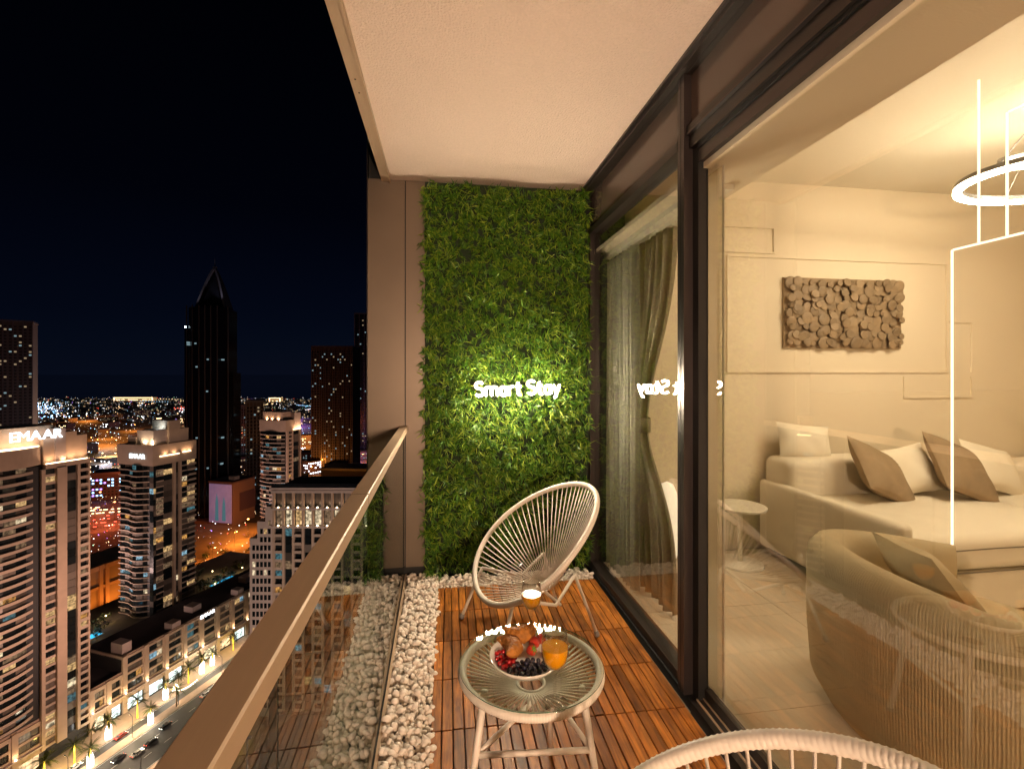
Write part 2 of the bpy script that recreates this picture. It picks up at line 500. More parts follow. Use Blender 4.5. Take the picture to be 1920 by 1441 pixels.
# ------------------------------------------------------------------ green wall with neon sign
M_neon = glow("neon_white", (1.0, 0.82, 0.58), 560.0, sample=True)
M_acrylic = pm("dark_acrylic", (0.02, 0.02, 0.02), 0.25)
gw = thing("green_wall", "tall panel of artificial green leaves on the end wall behind the white chair", "green wall", (0.44, 3.216, 0))
MB().box(-0.555, 0.555, -0.035, -0.001, 0.025, 2.62).build("backing", M_backing, gw)
def make_leaves():
    rr = random.Random(11)
    V = []; F = []
    def blade(px, py, pz, ln, wd, az, el, curl):
        # az: direction in the wall plane (0 = +x), el: lift away from the wall
        d = Vector((math.cos(az)*math.cos(el), -math.sin(el), math.sin(az)*math.cos(el)))
        s = d.cross(Vector((0, -1, 0)))
        if s.length < 1e-3: s = Vector((1, 0, 0))
        s.normalize()
        ro = rr.uniform(-1.0, 1.0)
        s = (Matrix.Rotation(ro, 3, d) @ s)
        p = Vector((px, py, pz)); b = len(V); step = ln/3.0
        for k, w in enumerate((0.45, 1.0, 0.75, 0.0)):
            if k < 3:
                V.append(tuple(p - s*(wd*w*0.5))); V.append(tuple(p + s*(wd*w*0.5)))
            else:
                V.append(tuple(p))
            d2 = d + Vector((0, 0.06*curl, -0.30*curl))
            d = d2.normalized(); p = p + d*step
            if p.y > -0.012: p.y = -0.012 - rr.random()*0.01
        F.append((b, b+1, b+3, b+2)); F.append((b+2, b+3, b+5, b+4)); F.append((b+4, b+5, b+6))
    nt_ = 5200
    for i in range(nt_):
        # a sprig: several leaves from one point
        x = rr.uniform(-0.565, 0.565); z = rr.uniform(0.035, 2.612)
        depth = rr.uniform(0.02, 0.085) * (0.6 + 0.4*math.sin(x*9+z*5)*math.sin(z*7-x*3) ) + 0.012
        az0 = rr.uniform(0, 2*math.pi) if rr.random() < 0.55 else rr.gauss(-1.2, 0.8)
        for k in range(rr.randint(5, 7)):
            ln = rr.uniform(0.028, 0.064); 
            if rr.random() < 0.02: ln *= 1.5
            y = -0.030 - depth*rr.uniform(0.35, 1.0)
            zz = z + rr.uniform(-.012, .012)
            blade(x + rr.uniform(-.012, .012), y, min(2.60, zz), ln, rr.uniform(0.0045, 0.0088), az0 + rr.gauss(0, 0.75), rr.uniform(0.0, 1.0), rr.uniform(-0.2, 1.2))
    me = bpy.data.meshes.new("foliage")
    me.from_pydata(V, [], F); me.update()
    return me
fol = mobj("foliage", make_leaves(), M_grass, gw)
tag(fol, kind="stuff")

def arc(cx_, cy_, rx, ry, a0, a1, n=10):
    return [(cx_ + rx*math.cos(RAD(a0 + (a1-a0)*i/n)), cy_ + ry*math.sin(RAD(a0 + (a1-a0)*i/n))) for i in range(n+1)]
GLY = {
 'S': (0.56, [arc(.28, .745, .25, .215, 30, 270, 12) + arc(.28, .275, .27, .245, 88, -150, 12)]),
 'm': (0.84, [[(.03, 0), (.03, .62)], [(.03, .40)] + arc(.225, .40, .195, .22, 180, 0, 8) + [(.42, 0)], [(.42, .40)] + arc(.615, .40, .195, .22, 180, 0, 8) + [(.81, 0)]]),
 'a': (0.50, [[(.46, .62), (.46, 0)], arc(.25, .305, .21, .30, 0, 360, 16)]),
 'r': (0.36, [[(.03, 0), (.03, .62)], [(.03, .38)] + arc(.24, .36, .21, .25, 180, 62, 6)]),
 't': (0.36, [[(.15, .86), (.15, .20)] + arc(.30, .17, .15, .17, 180, 285, 5), [(0, .60), (.34, .60)]]),
 'y': (0.46, [[(.02, .62), (.24, .06)], [(.46, .62), (.18, -.14)] + arc(.08, -.13, .09, .11, -10, -110, 4)]),
}
sign = thing("neon_sign", "white neon lettering Smart Stay glowing on the green leaf wall", "neon sign", (0.212, 3.066, 1.196), 0)
sign.rotation_euler = (0, RAD(-1.6), 0)
CAP = 0.096; xo = 0.0
for ch in "Smart Stay":
    if ch == ' ':
        xo += 0.30; continue
    w, strokes = GLY[ch]
    b = MB(); bk = MB()
    for st in strokes:
        pts = [((xo + x)*CAP, 0, z*CAP) for x, z in st]
        b.tube(pts, 0.0052, 8)
        bk.tube([(x, 0.010, z) for x, y, z in pts], 0.0135, 8, flat=1.0)
    lt = b.build("letter", M_neon, sign, smooth=True)
    for i, v in enumerate(bk.v):        # flatten the backing plate
        bk.v[i] = (v[0], 0.0085 + (v[1]-0.010)*0.12, v[2])
    bk.build("letter_backing", M_acrylic, lt)
    xo += w + 0.135
for sx in (0.05, 0.30, 0.53):
    MB().tube([(sx, 0.012, 0.04), (sx, 0.12, 0.04)], 0.004, 6).build("stand_off", M_acrylic, sign)

# ------------------------------------------------------------------ pebble bed
M_pebble = pm("white_pebble", (0.84, 0.75, 0.66), 0.5, rnd=0.09, var=0.05, vscale=30, bump=0.06, bscale=60)
bedroot = MB().box(-0.222, -0.034, -1.2, 3.20, -0.044, -0.018).box(-0.034, 1.0, 3.0, 3.20, -0.044, -0.018).build("pebble_bed", M_slab)
tag(bedroot, "bed of loose white pebbles beside the deck and along the leaf wall", "pebble bed", kind="structure")
def icos(sub=1):
    t = (1+5**0.5)/2
    v = [Vector(p).normalized() for p in [(-1,t,0),(1,t,0),(-1,-t,0),(1,-t,0),(0,-1,t),(0,1,t),(0,-1,-t),(0,1,-t),(t,0,-1),(t,0,1),(-t,0,-1),(-t,0,1)]]
    f = [(0,11,5),(0,5,1),(0,1,7),(0,7,10),(0,10,11),(1,5,9),(5,11,4),(11,10,2),(10,7,6),(7,1,8),(3,9,4),(3,4,2),(3,2,6),(3,6,8),(3,8,9),(4,9,5),(2,4,11),(6,2,10),(8,6,7),(9,8,1)]
    for _ in range(sub):
        cache = {}; nf = []
        def mid(a, b):
            k = (min(a,b), max(a,b))
            if k not in cache:
                v.append(((v[a]+v[b])/2).normalized()); cache[k] = len(v)-1
            return cache[k]
        for a, b, c in f:
            x, y, z = mid(a,b), mid(b,c), mid(c,a)
            nf += [(a,x,z),(b,y,x),(c,z,y),(x,y,z)]
        f = nf
    return v, f
IV, IF = icos(1)
IV2, IF2 = icos(2)
def pebble_shape(seed, hi=False):
    q = random.Random(seed)
    sx, sy, sz = q.uniform(.8, 1.25), q.uniform(.72, 1.0), q.uniform(.55, .85)
    ks = [(Vector((q.gauss(0,1), q.gauss(0,1), q.gauss(0,1))).normalized(), q.uniform(-.22, .20)) for _ in range(5)]
    out = []
    for p in (IV2 if hi else IV):
        r = 1.0
        for d, a in ks:
            r += a*max(0, p.dot(d))**2
        out.append(Vector((p.x*sx*r, p.y*sy*r, p.z*sz*r)))
    return out
PEB = [pebble_shape(100+i) for i in range(9)]
PEBH = [pebble_shape(100+i, True) for i in range(9)]
peb_me = []
for P_ in PEBH:
    b = MB().add(P_, IF2); peb_me.append(b.mesh("pebble", smooth=True))
rr = random.Random(5)
spots = []
def bed_spots():
    # strip by the railing
    y = 0.62
    while y < 3.19:
        x = -0.222 + rr.uniform(0, .012)
        while x < -0.040 + 0.012*y/3:
            spots.append((x + rr.uniform(-.006, .006), y + rr.uniform(-.008, .008), rr.uniform(.0105, .0185), 0))
            x += rr.uniform(.019, .027)
        y += 0.0225
    y = 3.01
    while y < 3.135:
        x = -0.035
        while x < 0.99:
            spots.append((x + rr.uniform(-.006, .006), y + rr.uniform(-.006, .006), rr.uniform(.010, .0165), 0))
            x += rr.uniform(.019, .027)
        y += 0.0225
bed_spots()
# a loose second layer
base = list(spots)
for x, y, r, l in base:
    if rr.random() < 0.50 and -0.214 < x < -0.052 or (y > 3.02 and rr.random() < 0.45):
        spots.append((x + rr.uniform(-.01, .01), y + rr.uniform(-.01, .01), rr.uniform(.0105, .0175), 1))
# a few stray ones beyond the shoe of the railing
order = sorted(range(len(spots)), key=lambda i: (spots[i][0]**2 + spots[i][1]**2) + (0.25 if spots[i][3] == 0 else 0))
own = set(order[:300])
rest = MB()
for i, (x, y, r, lay) in enumerate(spots):
    k = rr.randrange(9)
    rot = (Matrix.Rotation(rr.uniform(0, 6.28), 3, 'Z') @ Matrix.Rotation(rr.uniform(-.7, .7), 3, 'X') @ Matrix.Rotation(rr.uniform(-.5, .5), 3, 'Y'))
    z = -0.018 + r*0.7 + (0.016 + rr.uniform(0, .007) if lay else 0) 
    s = r*rr.uniform(.9, 1.12)
    if i in own:
        o = mobj("pebble", peb_me[k], M_pebble, bedroot, (x, y, z))
        o.rotation_euler = rot.to_euler(); o.scale = (s, s, s)
    else:
        rest.add([rot @ (p*s) + Vector((x, y, z)) for p in PEB[k]], IF)
rp = rest.build("pebbles", pm("white_pebble_mass", (0.84, 0.75, 0.66), 0.55, var=0.10, vscale=22, bump=0.05), bedroot, smooth=True)
tag(rp, kind="stuff")

# ------------------------------------------------------------------ corded chairs and table
M_cord = pm("white_cord", (0.84, 0.76, 0.67), 0.45)
M_whitemetal = pm("white_powder_coat", (0.84, 0.76, 0.67), 0.4)
M_foot = pm("grey_rubber_foot", (0.22, 0.20, 0.19), 0.6)
def rim_curve(n, w=0.716, L=0.80, e=-0.125, bow=0.035):
    """egg-shaped rim in chair space: x forward, y to the side, z up; t=0 is the front edge"""
    al = RAD(38)
    out = []
    for i in range(n):
        t = 2*math.pi*i/n
        si = w/2*math.sin(t)*(1 - e*math.cos(t)); q = -L/2*math.cos(t)
        b = bow*math.sin(t)**2
        out.append(Vector((-q*math.cos(al) + b*math.sin(al), si, 0.474 + q*math.sin(al) + b*math.cos(al))))
    return out
def wrapped(pts, r, ridge, per=3, seg=10):
    return pts, [r + (ridge if (i // 1) % per == 0 else 0) for i in range(len(pts))]
def make_chair(loc, rz, label):
    c = thing("string_chair", label, "chair", loc, rz, "white corded egg chairs")
    RP = rim_curve(720)
    pts, rs = wrapped(RP, 0.0135, 0.0012, 3)
    MB().tube(pts, rs, 9, closed=True).build("rim", M_cord, c, smooth=True)
    hub_c = Vector((-0.055, 0, 0.220)); HR = 0.052
    hub = [hub_c + Vector((math.cos(a)*HR*0.95, math.sin(a)*HR*1.05, 0.012*math.sin(a*1) - 0.25*math.cos(a)*HR)) for a in [2*math.pi*i/48 for i in range(48)]]
    MB().tube(hub, 0.009, 8, closed=True).build("hub_ring", M_cord, c, smooth=True)
    n = 68
    R0 = rim_curve(n)
    for i in range(n):
        t = 2*math.pi*i/n
        # the front of the rim maps to the front of the hub
        a = math.atan2(math.sin(t), math.cos(t))
        h0 = hub_c + Vector((math.cos(a)*HR*0.95, math.sin(a)*HR*1.05, -0.25*math.cos(a)*HR))
        p0 = R0[i]
        mid = (p0 + h0)/2 + Vector((0, 0, -0.010))
        MB().tube([p0, mid, h0], 0.0032, 5).build("cord", M_cord, c, smooth=True)
    def leg(p, q, bar=True):
        l = MB().tube([p, q], [0.009, 0.0085], 8).build("leg", M_whitemetal, c, smooth=True)
        q = Vector(q); d = (q - Vector(p)).normalized()
        MB().tube([q - d*0.025, q - d*0.004, q + d*0.004], [0.0125, 0.014, 0.010], 8).build("foot", M_foot, l, smooth=True)
    leg((0.235, 0.20, 0.285), (0.335, 0.255, 0.010))
    leg((0.235, -0.20, 0.285), (0.335, -0.255, 0.010))
    leg((-0.13, 0.16, 0.32), (-0.235, 0.21, 0.010))
    leg((-0.13, -0.16, 0.32), (-0.235, -0.21, 0.010))
    fr = MB()
    fr.tube([(0.235, 0.20, 0.285), (0.00, 0.19, 0.205), (-0.13, 0.16, 0.32)], 0.009, 8)
    fr.tube([(0.235, -0.20, 0.285), (0.00, -0.19, 0.205), (-0.13, -0.16, 0.32)], 0.009, 8)
    fr.tube([(-0.03, 0.185, 0.198), (-0.03, -0.185, 0.198)], 0.008, 8)
    fr.build("under_frame", M_whitemetal, c, smooth=True)
    return c
chair1 = make_chair((0.497, 2.445, 0.0), math.radians(197), "white corded egg chair standing before the leaf wall")
chair2 = copy_tree(chair1)
chair2["label"] = "white corded egg chair at the bottom edge, seen from behind its rim"
chair2.location = (0.364, 0.492, 0.0); chair2.rotation_euler = (0, 0, RAD(176)); chair2.scale = (1.085, 1.085, 1.085)

def make_table():
    T = thing("string_side_table", "round glass topped side table with white cord weave and three legs", "table", (0.271, 1.435, 0))
    Rr = 0.212; zt = 0.435
    ring = [Vector((Rr*math.cos(a), Rr*math.sin(a), zt)) for a in [2*math.pi*i/540 for i in range(540)]]
    pts, rs = wrapped(ring, 0.0130, 0.0010, 3)
    MB().tube(pts, rs, 9, closed=True).build("rim", M_cord, T, smooth=True)
    HR = 0.042; zh = 0.385
    MB().tube([(HR*math.cos(a), HR*math.sin(a), zh) for a in [2*math.pi*i/32 for i in range(32)]], 0.007, 8, closed=True).build("hub_ring", M_cord, T, smooth=True)
    n = 62
    for i in range(n):
        a = 2*math.pi*i/n
        MB().tube([(Rr*math.cos(a), Rr*math.sin(a), zt), (HR*math.cos(a), HR*math.sin(a), zh)], 0.0032, 5).build("cord", M_cord, T, smooth=True)
    MB().lathe([(0.0, 0.0), (0.2205, 0.0), (0.222, 0.0015), (0.222, 0.0035), (0.2205, 0.005), (0.0, 0.005)], 64, (0, 0, zt+0.0165)).build("glass_top", glass("table_glass", (0.96, 0.985, 0.965), 0.06), T, smooth=True, angle=30)
    MB().lathe([(0.2222, 0.0012), (0.2227, 0.0025), (0.2222, 0.0038)], 64, (0, 0, zt+0.0165), caps=False).build("glass_edge", pm("green_glass_edge", (0.05, 0.16, 0.10), 0.1), T, smooth=True)
    fe = []
    for a in (RAD(205), RAD(325), RAD(62)):
        p = (0.165*math.cos(a), 0.165*math.sin(a), zt-0.010); q = (0.235*math.cos(a), 0.235*math.sin(a), 0.008)
        l = MB().tube([p, q], 0.0105, 10).build("leg", M_whitemetal, T, smooth=True)
        MB().tube([(q[0], q[1], 0.0005), (q[0], q[1], 0.012)], 0.0135, 10).build("foot", M_foot, l, smooth=True)
        f = 0.42
        fe.append(tuple(p[i]*(1-f) + q[i]*f for i in range(3)))
    for i in range(3):
        MB().tube([fe[i], fe[(i+1) % 3]], 0.0082, 8).build("stretcher", M_whitemetal, T, smooth=True)
    return T
make_table()
TZ = 0.435+0.0165+0.005        # the top of the table glass

# ------------------------------------------------------------------ bowl of fruit, croissants, glasses of juice
M_china = pm("white_china", (0.82, 0.78, 0.72), 0.18, coat=0.4)
BX, BY = 0.248, 1.405
bowl = MB().lathe([(0.045, 0.0), (0.050, 0.004), (0.085, 0.020), (0.106, 0.040), (0.1085, 0.0405), (0.108, 0.036), (0.086, 0.014), (0.045, 0.007), (0.0, 0.006)], 48)
bo = bowl.build("fruit_bowl", M_china, None, smooth=True, loc=(BX, BY, TZ+0.0005))
tag(bo, "shallow white bowl holding berries and croissants on the glass table", "bowl")
M_blue = pm("blueberry_skin", (0.012, 0.012, 0.030), 0.22, rnd=0.4, var=0.3, vscale=60, coat=0.3)
M_redb = pm("red_berry_skin", (0.42, 0.010, 0.012), 0.15, rnd=0.25, coat=0.5)
M_straw = pm("strawberry_skin", (0.50, 0.030, 0.012), 0.3, var=0.25, vscale=40, bump=0.5, bscale=260)
M_calyx = pm("green_calyx", (0.10, 0.22, 0.02), 0.5)
M_crois = pm("croissant_crust", (0.42, 0.16, 0.028), 0.55, var=0.5, vscale=30, stretch=(1, 1, 1), bump=0.6, bscale=90, spec=0.3)
rr = random.Random(21)
def floor_z(x, y):
    r = math.hypot(x-BX, y-BY)
    return TZ + 0.008 + (0.014*max(0, (r-0.045)/0.04) if r < 0.086 else 0.016 + (r-0.086)*1.0)
def berry_mesh(nm, crown):
    b = MB().lathe([(0.0012, -0.995), (0.42, -0.90), (0.78, -0.62), (0.97, -0.22), (0.99, 0.15), (0.85, 0.54), (0.55, 0.84), (0.28, 0.95), (0.24, 0.90 if crown else 0.98), (0.0, 0.84 if crown else 1.0)], 12)
    return b.mesh(nm, smooth=True)
bl_me = berry_mesh("blueberry", True); rd_me = berry_mesh("red_berry", False)
placed = []
def scatter(nm, me, mat, n, reg, r0, r1, label, group, tries=60):
    for i in range(n):
        best = None
        for t in range(tries):
            a, d = rr.uniform(*reg[0]), reg[1][0] + (reg[1][1]-reg[1][0])*math.sqrt(rr.random())
            x = BX + d*math.cos(RAD(a)); y = BY + d*math.sin(RAD(a)); r = rr.uniform(r0, r1)
            z = floor_z(x, y) + r
            ok = True
            for (px, py, pz, pr) in placed:
                hd = math.hypot(px-x, py-y)
                if hd < (pr + r)*0.96:
                    z = max(z, pz + math.sqrt(max(0, (pr+r)**2 - hd*hd))*0.93)
            if best is None or z < best[2]: best = (x, y, z, r)
        x, y, z, r = best
        placed.append(best)
        o = mobj(nm, me, mat, None, (x, y, z)); o.scale = (r, r, r*rr.uniform(.86, .98))
        o.rotation_euler = (rr.uniform(-.9, .9), rr.uniform(-.9, .9), rr.uniform(0, 6))
        tag(o, label, nm.replace("_", " "), group)
scatter("blueberry", bl_me, M_blue, 46, ((215, 345), (0.0, 0.082)), 0.0068, 0.0085, "dark round blueberry heaped at the front of the white bowl", "blueberries in the bowl")
scatter("red_berry", rd_me, M_redb, 22, ((138, 212), (0.028, 0.088)), 0.0070, 0.0088, "shiny red berry heaped at one side of the white bowl", "red berries in the bowl")
# strawberries
def strawberry(x, y, z, rot, s, label):
    t = thing("strawberry", label, "strawberry", (x, y, z)); t.rotation_euler = rot; t.scale = (s, s, s)
    MB().lathe([(0.001, -1.15), (0.30, -1.0), (0.62, -0.55), (0.86, 0.0), (0.90, 0.35), (0.72, 0.66), (0.35, 0.78), (0.0, 0.76)], 14).build("fruit", M_straw, t, smooth=True)
    b = MB()
    for k in range(7):
        a = k*0.9
        c, s_ = math.cos(a), math.sin(a)
        b.add([(0.05*c-0.16*s_, 0.05*s_+0.16*c, 0.80), (0.05*c+0.16*s_, 0.05*s_-0.16*c, 0.80), (0.85*c, 0.85*s_, 0.74), (0.45*c, 0.45*s_, 0.90)], [(0, 1, 3), (1, 2, 3), (2, 0, 3)])
    b.build("calyx", M_calyx, t)
strawberry(BX+0.022, BY+0.018, TZ+0.040, (0.9, 0.5, 0.3), 0.018, "strawberry with green leaves turned up in the middle of the bowl")
strawberry(BX+0.036, BY+0.046, TZ+0.046, (1.6, 0.2, 2.2), 0.019, "large red strawberry lying beside the croissant in the bowl")
strawberry(BX+0.060, BY+0.058, TZ+0.048, (-1.4, 0.4, 1.0), 0.017, "red strawberry at the back of the bowl behind the juice glass")
# croissants: a curved, segmented roll
def croissant(x, y, z, rz, tilt, s, label):
    N_ = 46; pts = []; rs = []
    for i in range(N_):
        t = i/(N_-1)*2-1
        a = t*1.25
        pts.append((math.sin(a)*0.055, -math.cos(a)*0.055+0.055, 0.004*math.cos(a*2)))
        seg = (t*4.2 + 40) % 1.0
        rs.append(max(0.004, 0.026*(1-abs(t)**2.2)*(0.84+0.16*seg) + 0.004))
    o = MB().tube(pts, rs, 16, flat=0.86).build("croissant", M_crois, None, smooth=True, loc=(x, y, z))
    o.rotation_euler = (tilt, 0.1, rz); o.scale = (s, s, s)
    tag(o, label, "croissant", "croissants in the bowl")
croissant(BX-0.034, BY+0.030, TZ+0.048, RAD(100), 0.35, 1.0, "golden croissant lying across the side of the bowl above red berries")
croissant(BX+0.004, BY+0.072, TZ+0.058, RAD(20), 0.55, 0.95, "golden croissant leaning on the back rim of the bowl")

M_stem = glass("drinking_glass", (0.97, 0.97, 0.96), 0.06)
M_juice = pm("orange_juice", (1.0, 0.42, 0.004), 0.12, sss=0.5, coat=0.5)
def wine_glass(x, y, rz, h, fill, label):
    g = thing("juice_glass", label, "glass", (x, y, TZ+0.0003), rz, "stemmed glasses of orange juice")
    k = h/0.19; kr = k*1.10
    prof = [(0.031, 0.0), (0.031, 0.0012), (0.012, 0.004), (0.0045, 0.010), (0.0036, 0.030), (0.0036, 0.072), (0.006, 0.082), (0.018, 0.094), (0.0285, 0.112), (0.0325, 0.132), (0.0315, 0.155), (0.0268, 0.188), (0.0262, 0.1885), (0.0305, 0.155), (0.0315, 0.132), (0.0275, 0.113), (0.017, 0.0958), (0.0, 0.086)]
    MB().lathe([(r*kr, z*k) for r, z in prof], 40).build("glass_shell", M_stem, g, smooth=True)
    top = fill
    jp = [(0.0, 0.0868), (0.0166, 0.0964), (0.0270, 0.1135), (0.0309, 0.132), (0.0305, min(top, 0.15)), (0.0300 if top > 0.14 else 0.0305, top), (0.0, top)]
    jp = [p for p in jp if p[1] <= top+1e-6]
    MB().lathe([(r*kr, z*k) for r, z in jp], 40).build("juice", M_juice, g, smooth=True, angle=40)
wine_glass(0.300, 1.240, 0.0, 0.200, 0.146, "glass of orange juice at the front edge of the table")
wine_glass(0.300, 1.580, 0.5, 0.185, 0.140, "glass of orange juice standing behind the fruit bowl")

# ------------------------------------------------------------------ living room furniture
M_sofa = pm("cream_upholstery", (0.74, 0.66, 0.52), 0.75, var=0.04, vscale=8, bump=0.12, bscale=220)
M_sofa_piping = pm("sofa_piping", (0.16, 0.13, 0.09), 0.8)
M_brown = pm("brown_ribbed_cloth", (0.30, 0.21, 0.12), 0.85, var=0.12, vscale=12, bump=0.25, bscale=160)
M_cream = pm("cream_cushion_cloth", (0.78, 0.70, 0.55), 0.8, bump=0.10, bscale=180)
M_velvet = pm("olive_beige_corduroy", (0.43, 0.34, 0.20), 0.8, var=0.12, vscale=7, bump=0.2, bscale=140)
M_whitelac = pm("white_lacquer", (0.82, 0.76, 0.64), 0.25, coat=0.2)

def pillow_mesh(nm, w, h, t, seed, n=14, ribs=0):
    q = random.Random(seed)
    V = []; F = []
    ph = [q.uniform(0, 6.28) for _ in range(6)]
    for side in (1, -1):
        for i in range(n+1):
            for j in range(n+1):
                u = i/n*2-1; v = j/n*2-1
                pin = 1 - 0.07*(1-abs(u))*abs(v)**3 - 0.07*(1-abs(v))*abs(u)**3
                prof = max(0.0, (1-abs(u)**2.6)*(1-abs(v)**2.6))**0.55
                wr = 1 + 0.10*math.sin(3*u+ph[0])*math.sin(2.6*v+ph[1]) + 0.05*math.sin(7*u+4*v+ph[2])
                z = prof*t*0.5*wr + (0.006*math.sin(ribs*v) * (prof > 0.2) if ribs else 0)
                V.append((u*w/2*pin, side*z, v*h/2*pin))
    m = (n+1)*(n+1)
    for s in (0, 1):
        for i in range(n):
            for j in range(n):
                a = s*m + i*(n+1)+j
                f = (a, a+1, a+n+2, a+n+1)
                F.append(f if s == 0 else f[::-1])
    b = MB().add(V, F)
    return b.mesh(nm, smooth=True)
def cushion(label, w, h, t, loc, rot, mat, seed, ribs=0, n=14):
    o = mobj("cushion", pillow_mesh("cushion", w, h, t, seed, n, ribs), mat, None, loc)
    o.rotation_euler = rot
    return tag(o, label, "cushion", "cushions on the sofa")

def soft_box(x0, x1, y0, y1, z0, z1, r=0.05, puff=0.0, n=8):
    """rounded upholstery block"""
    b = MB()
    cx_, cy_, cz_ = (x0+x1)/2, (y0+y1)/2, (z0+z1)/2
    hx, hy, hz = (x1-x0)/2, (y1-y0)/2, (z1-z0)/2
    def pt(u, v, w):
        d = Vector((u*hx, v*hy, w*hz))
        q = Vector((max(-hx+r, min(hx-r, d.x)), max(-hy+r, min(hy-r, d.y)), max(-hz+r, min(hz-r, d.z))))
        e = d - q
        if e.length > 1e-9: e = e.normalized()*r
        p = q + e
        if puff: p.z += puff*(1-abs(u)**3)*(1-abs(v)**3)*(1 if w > 0 else 0)*(w)
        return (p.x+cx_, p.y+cy_, p.z+cz_)
    def g(h_):
        k = r/h_/2 if h_ > 0 else .2
        k = min(k, .25)
        s = [-1, -1+k, -1+2*k]
        mid = [(-1+2*k) + (2-4*k)*i/(n) for i in range(1, n)]
        return s + mid + [1-2*k, 1-k, 1]
    gx, gy, gz = g(hx), g(hy), g(hz)
    def face(fn, A, B):
        na, nb = len(A), len(B)
        b.add([fn(a, c) for a in A for c in B], [(i*nb+j, (i+1)*nb+j, (i+1)*nb+j+1, i*nb+j+1) for i in range(na-1) for j in range(nb-1)])
    face(lambda a, c: pt(a, c, 1), gx, gy); face(lambda a, c: pt(c, a, -1), gy, gx)
    face(lambda a, c: pt(a, -1, c), gx, gz); face(lambda a, c: pt(c, 1, a), gz, gx)
    face(lambda a, c: pt(1, a, c), gy, gz); face(lambda a, c: pt(-1, c, a), gz, gy)
    return b
def weld(o):
    md = o.modifiers.new("weld", 'WELD'); md.merge_threshold = 0.0005
    return o

sofa = thing("sofa", "large cream sofa with a slim side panel below the wall art", "sofa", (2.36, 2.13, 0))
weld(soft_box(0.0, 0.095, 0.0, 1.12, 0.06, 0.555, 0.035).build("arm", M_sofa, sofa, smooth=True))
weld(soft_box(0.10, 2.75, 0.02, 1.12, 0.05, 0.275, 0.025).build("base", M_sofa, sofa, smooth=True))
weld(soft_box(0.10, 1.42, 0.0, 0.93, 0.285, 0.47, 0.045, 0.03).build("seat_cushion", M_sofa, sofa, smooth=True))
weld(soft_box(1.43, 2.75, 0.0, 0.93, 0.285, 0.47, 0.045, 0.03).build("seat_cushion", M_sofa, sofa, smooth=True))
weld(soft_box(0.06, 1.30, 0.86, 1.15, 0.28, 0.73, 0.06).build("backrest", M_sofa, sofa, smooth=True))
weld(soft_box(1.32, 2.75, 0.86, 1.15, 0.28, 0.66, 0.06).build("backrest", M_sofa, sofa, smooth=True))
MB().tube([(0.10, -0.001, 0.400), (0.6, -0.002, 0.405), (1.41, -0.001, 0.400)], 0.0035, 6).build("piping", M_sofa_piping, sofa)
MB().tube([(0.10, -0.001, 0.283), (1.41, -0.001, 0.283), (2.75, -0.001, 0.283)], 0.0045, 6).build("piping", M_sofa_piping, sofa)
for x, y in ((0.12, 0.1), (2.6, 0.1), (0.12, 1.05), (2.6, 1.05)):
    MB().box(x, x+0.06, y, y+0.06, 0.0, 0.062).build("leg", M_black, sofa)
cushion("cream cushion propped on the end of the sofa back", 0.44, 0.27, 0.13, (2.70, 3.19, 0.83), (RAD(-16), RAD(6), 0), M_cream, 1)
cushion("brown ribbed cushion tilted on one corner on the sofa seat", 0.50, 0.42, 0.15, (2.99, 2.83, 0.66), (RAD(-38), RAD(24), RAD(10)), M_brown, 2, ribs=60, n=40)
cushion("cream cushion tucked between the two brown cushions", 0.42, 0.34, 0.14, (3.27, 2.90, 0.66), (RAD(-25), RAD(-8), 0), M_cream, 3)
cushion("brown ribbed cushion standing on the far half of the sofa", 0.52, 0.44, 0.15, (3.56, 2.78, 0.68), (RAD(-34), RAD(20), RAD(6)), M_brown, 4, ribs=60, n=40)
cushion("cream cushion beyond the far brown cushion", 0.44, 0.36, 0.14, (3.93, 2.86, 0.66), (RAD(-28), RAD(14), 0), M_cream, 5)

# barrel armchair with its back to the glass
def make_armchair():
    A = thing("barrel_armchair", "olive beige ribbed barrel armchair with its back to the glass door", "armchair", (1.945, 1.46, 0), RAD(-10)); A.scale = (1.0, 1.13, 0.98)
    Ro, Ri = 0.515, 0.375
    a0, a1 = RAD(52), RAD(308)
    n = 1500
    V = []; F = []
    def ringpts(a, t):
        f = min(1, (t if t < 0.5 else 1-t)/0.10); f = 1-(1-f)**2     # round the two arm ends
        rib = 0.0010*math.cos(a*400)
        sw = 0.5-0.5*math.cos(2*math.pi*t)
        zt = 0.585 + 0.10*sw; w = (Ro-Ri)*(0.55+0.45*f); rc = (Ro+Ri)/2
        ro, ri = rc + w/2, rc - w/2
        pr = [(ro-0.05, 0.05), (ro-0.012+rib, 0.12), (ro+rib, 0.30), (ro+rib, zt-0.10), (ro-0.008+rib*.8, zt-0.045), (ro-0.035, zt-0.010), (rc, zt), (ri+0.03, zt-0.012), (ri+0.004, zt-0.05), (ri, zt-0.12), (ri+0.02, 0.30), (ri+0.02, 0.06)]
        return [(r*math.cos(a), r*math.sin(a), z) for r, z in pr]
    for i in range(n+1):
        t = i/n
        V += ringpts(a0 + (a1-a0)*t, t)
    m = 12
    for i in range(n):
        for j in range(m):
            k = (j+1) % m
            F.append((i*m+j, (i+1)*m+j, (i+1)*m+k, i*m+k))
    F.append(tuple(range(m))); F.append(tuple(n*m + m-1-j for j in range(m)))
    MB().add(V, F).build("back_shell", M_velvet, A, smooth=True)
    MB().lathe([(0.30, 0.05), (0.385, 0.07), (0.40, 0.20), (0.40, 0.34), (0.385, 0.39), (0.34, 0.415), (0.0, 0.425)], 40).build("seat", M_velvet, A, smooth=True)
    MB().lathe([(0.36, 0.0), (0.37, 0.005), (0.37, 0.048), (0.36, 0.05)], 40).build("plinth", M_black, A, smooth=True)
    return A
make_armchair()
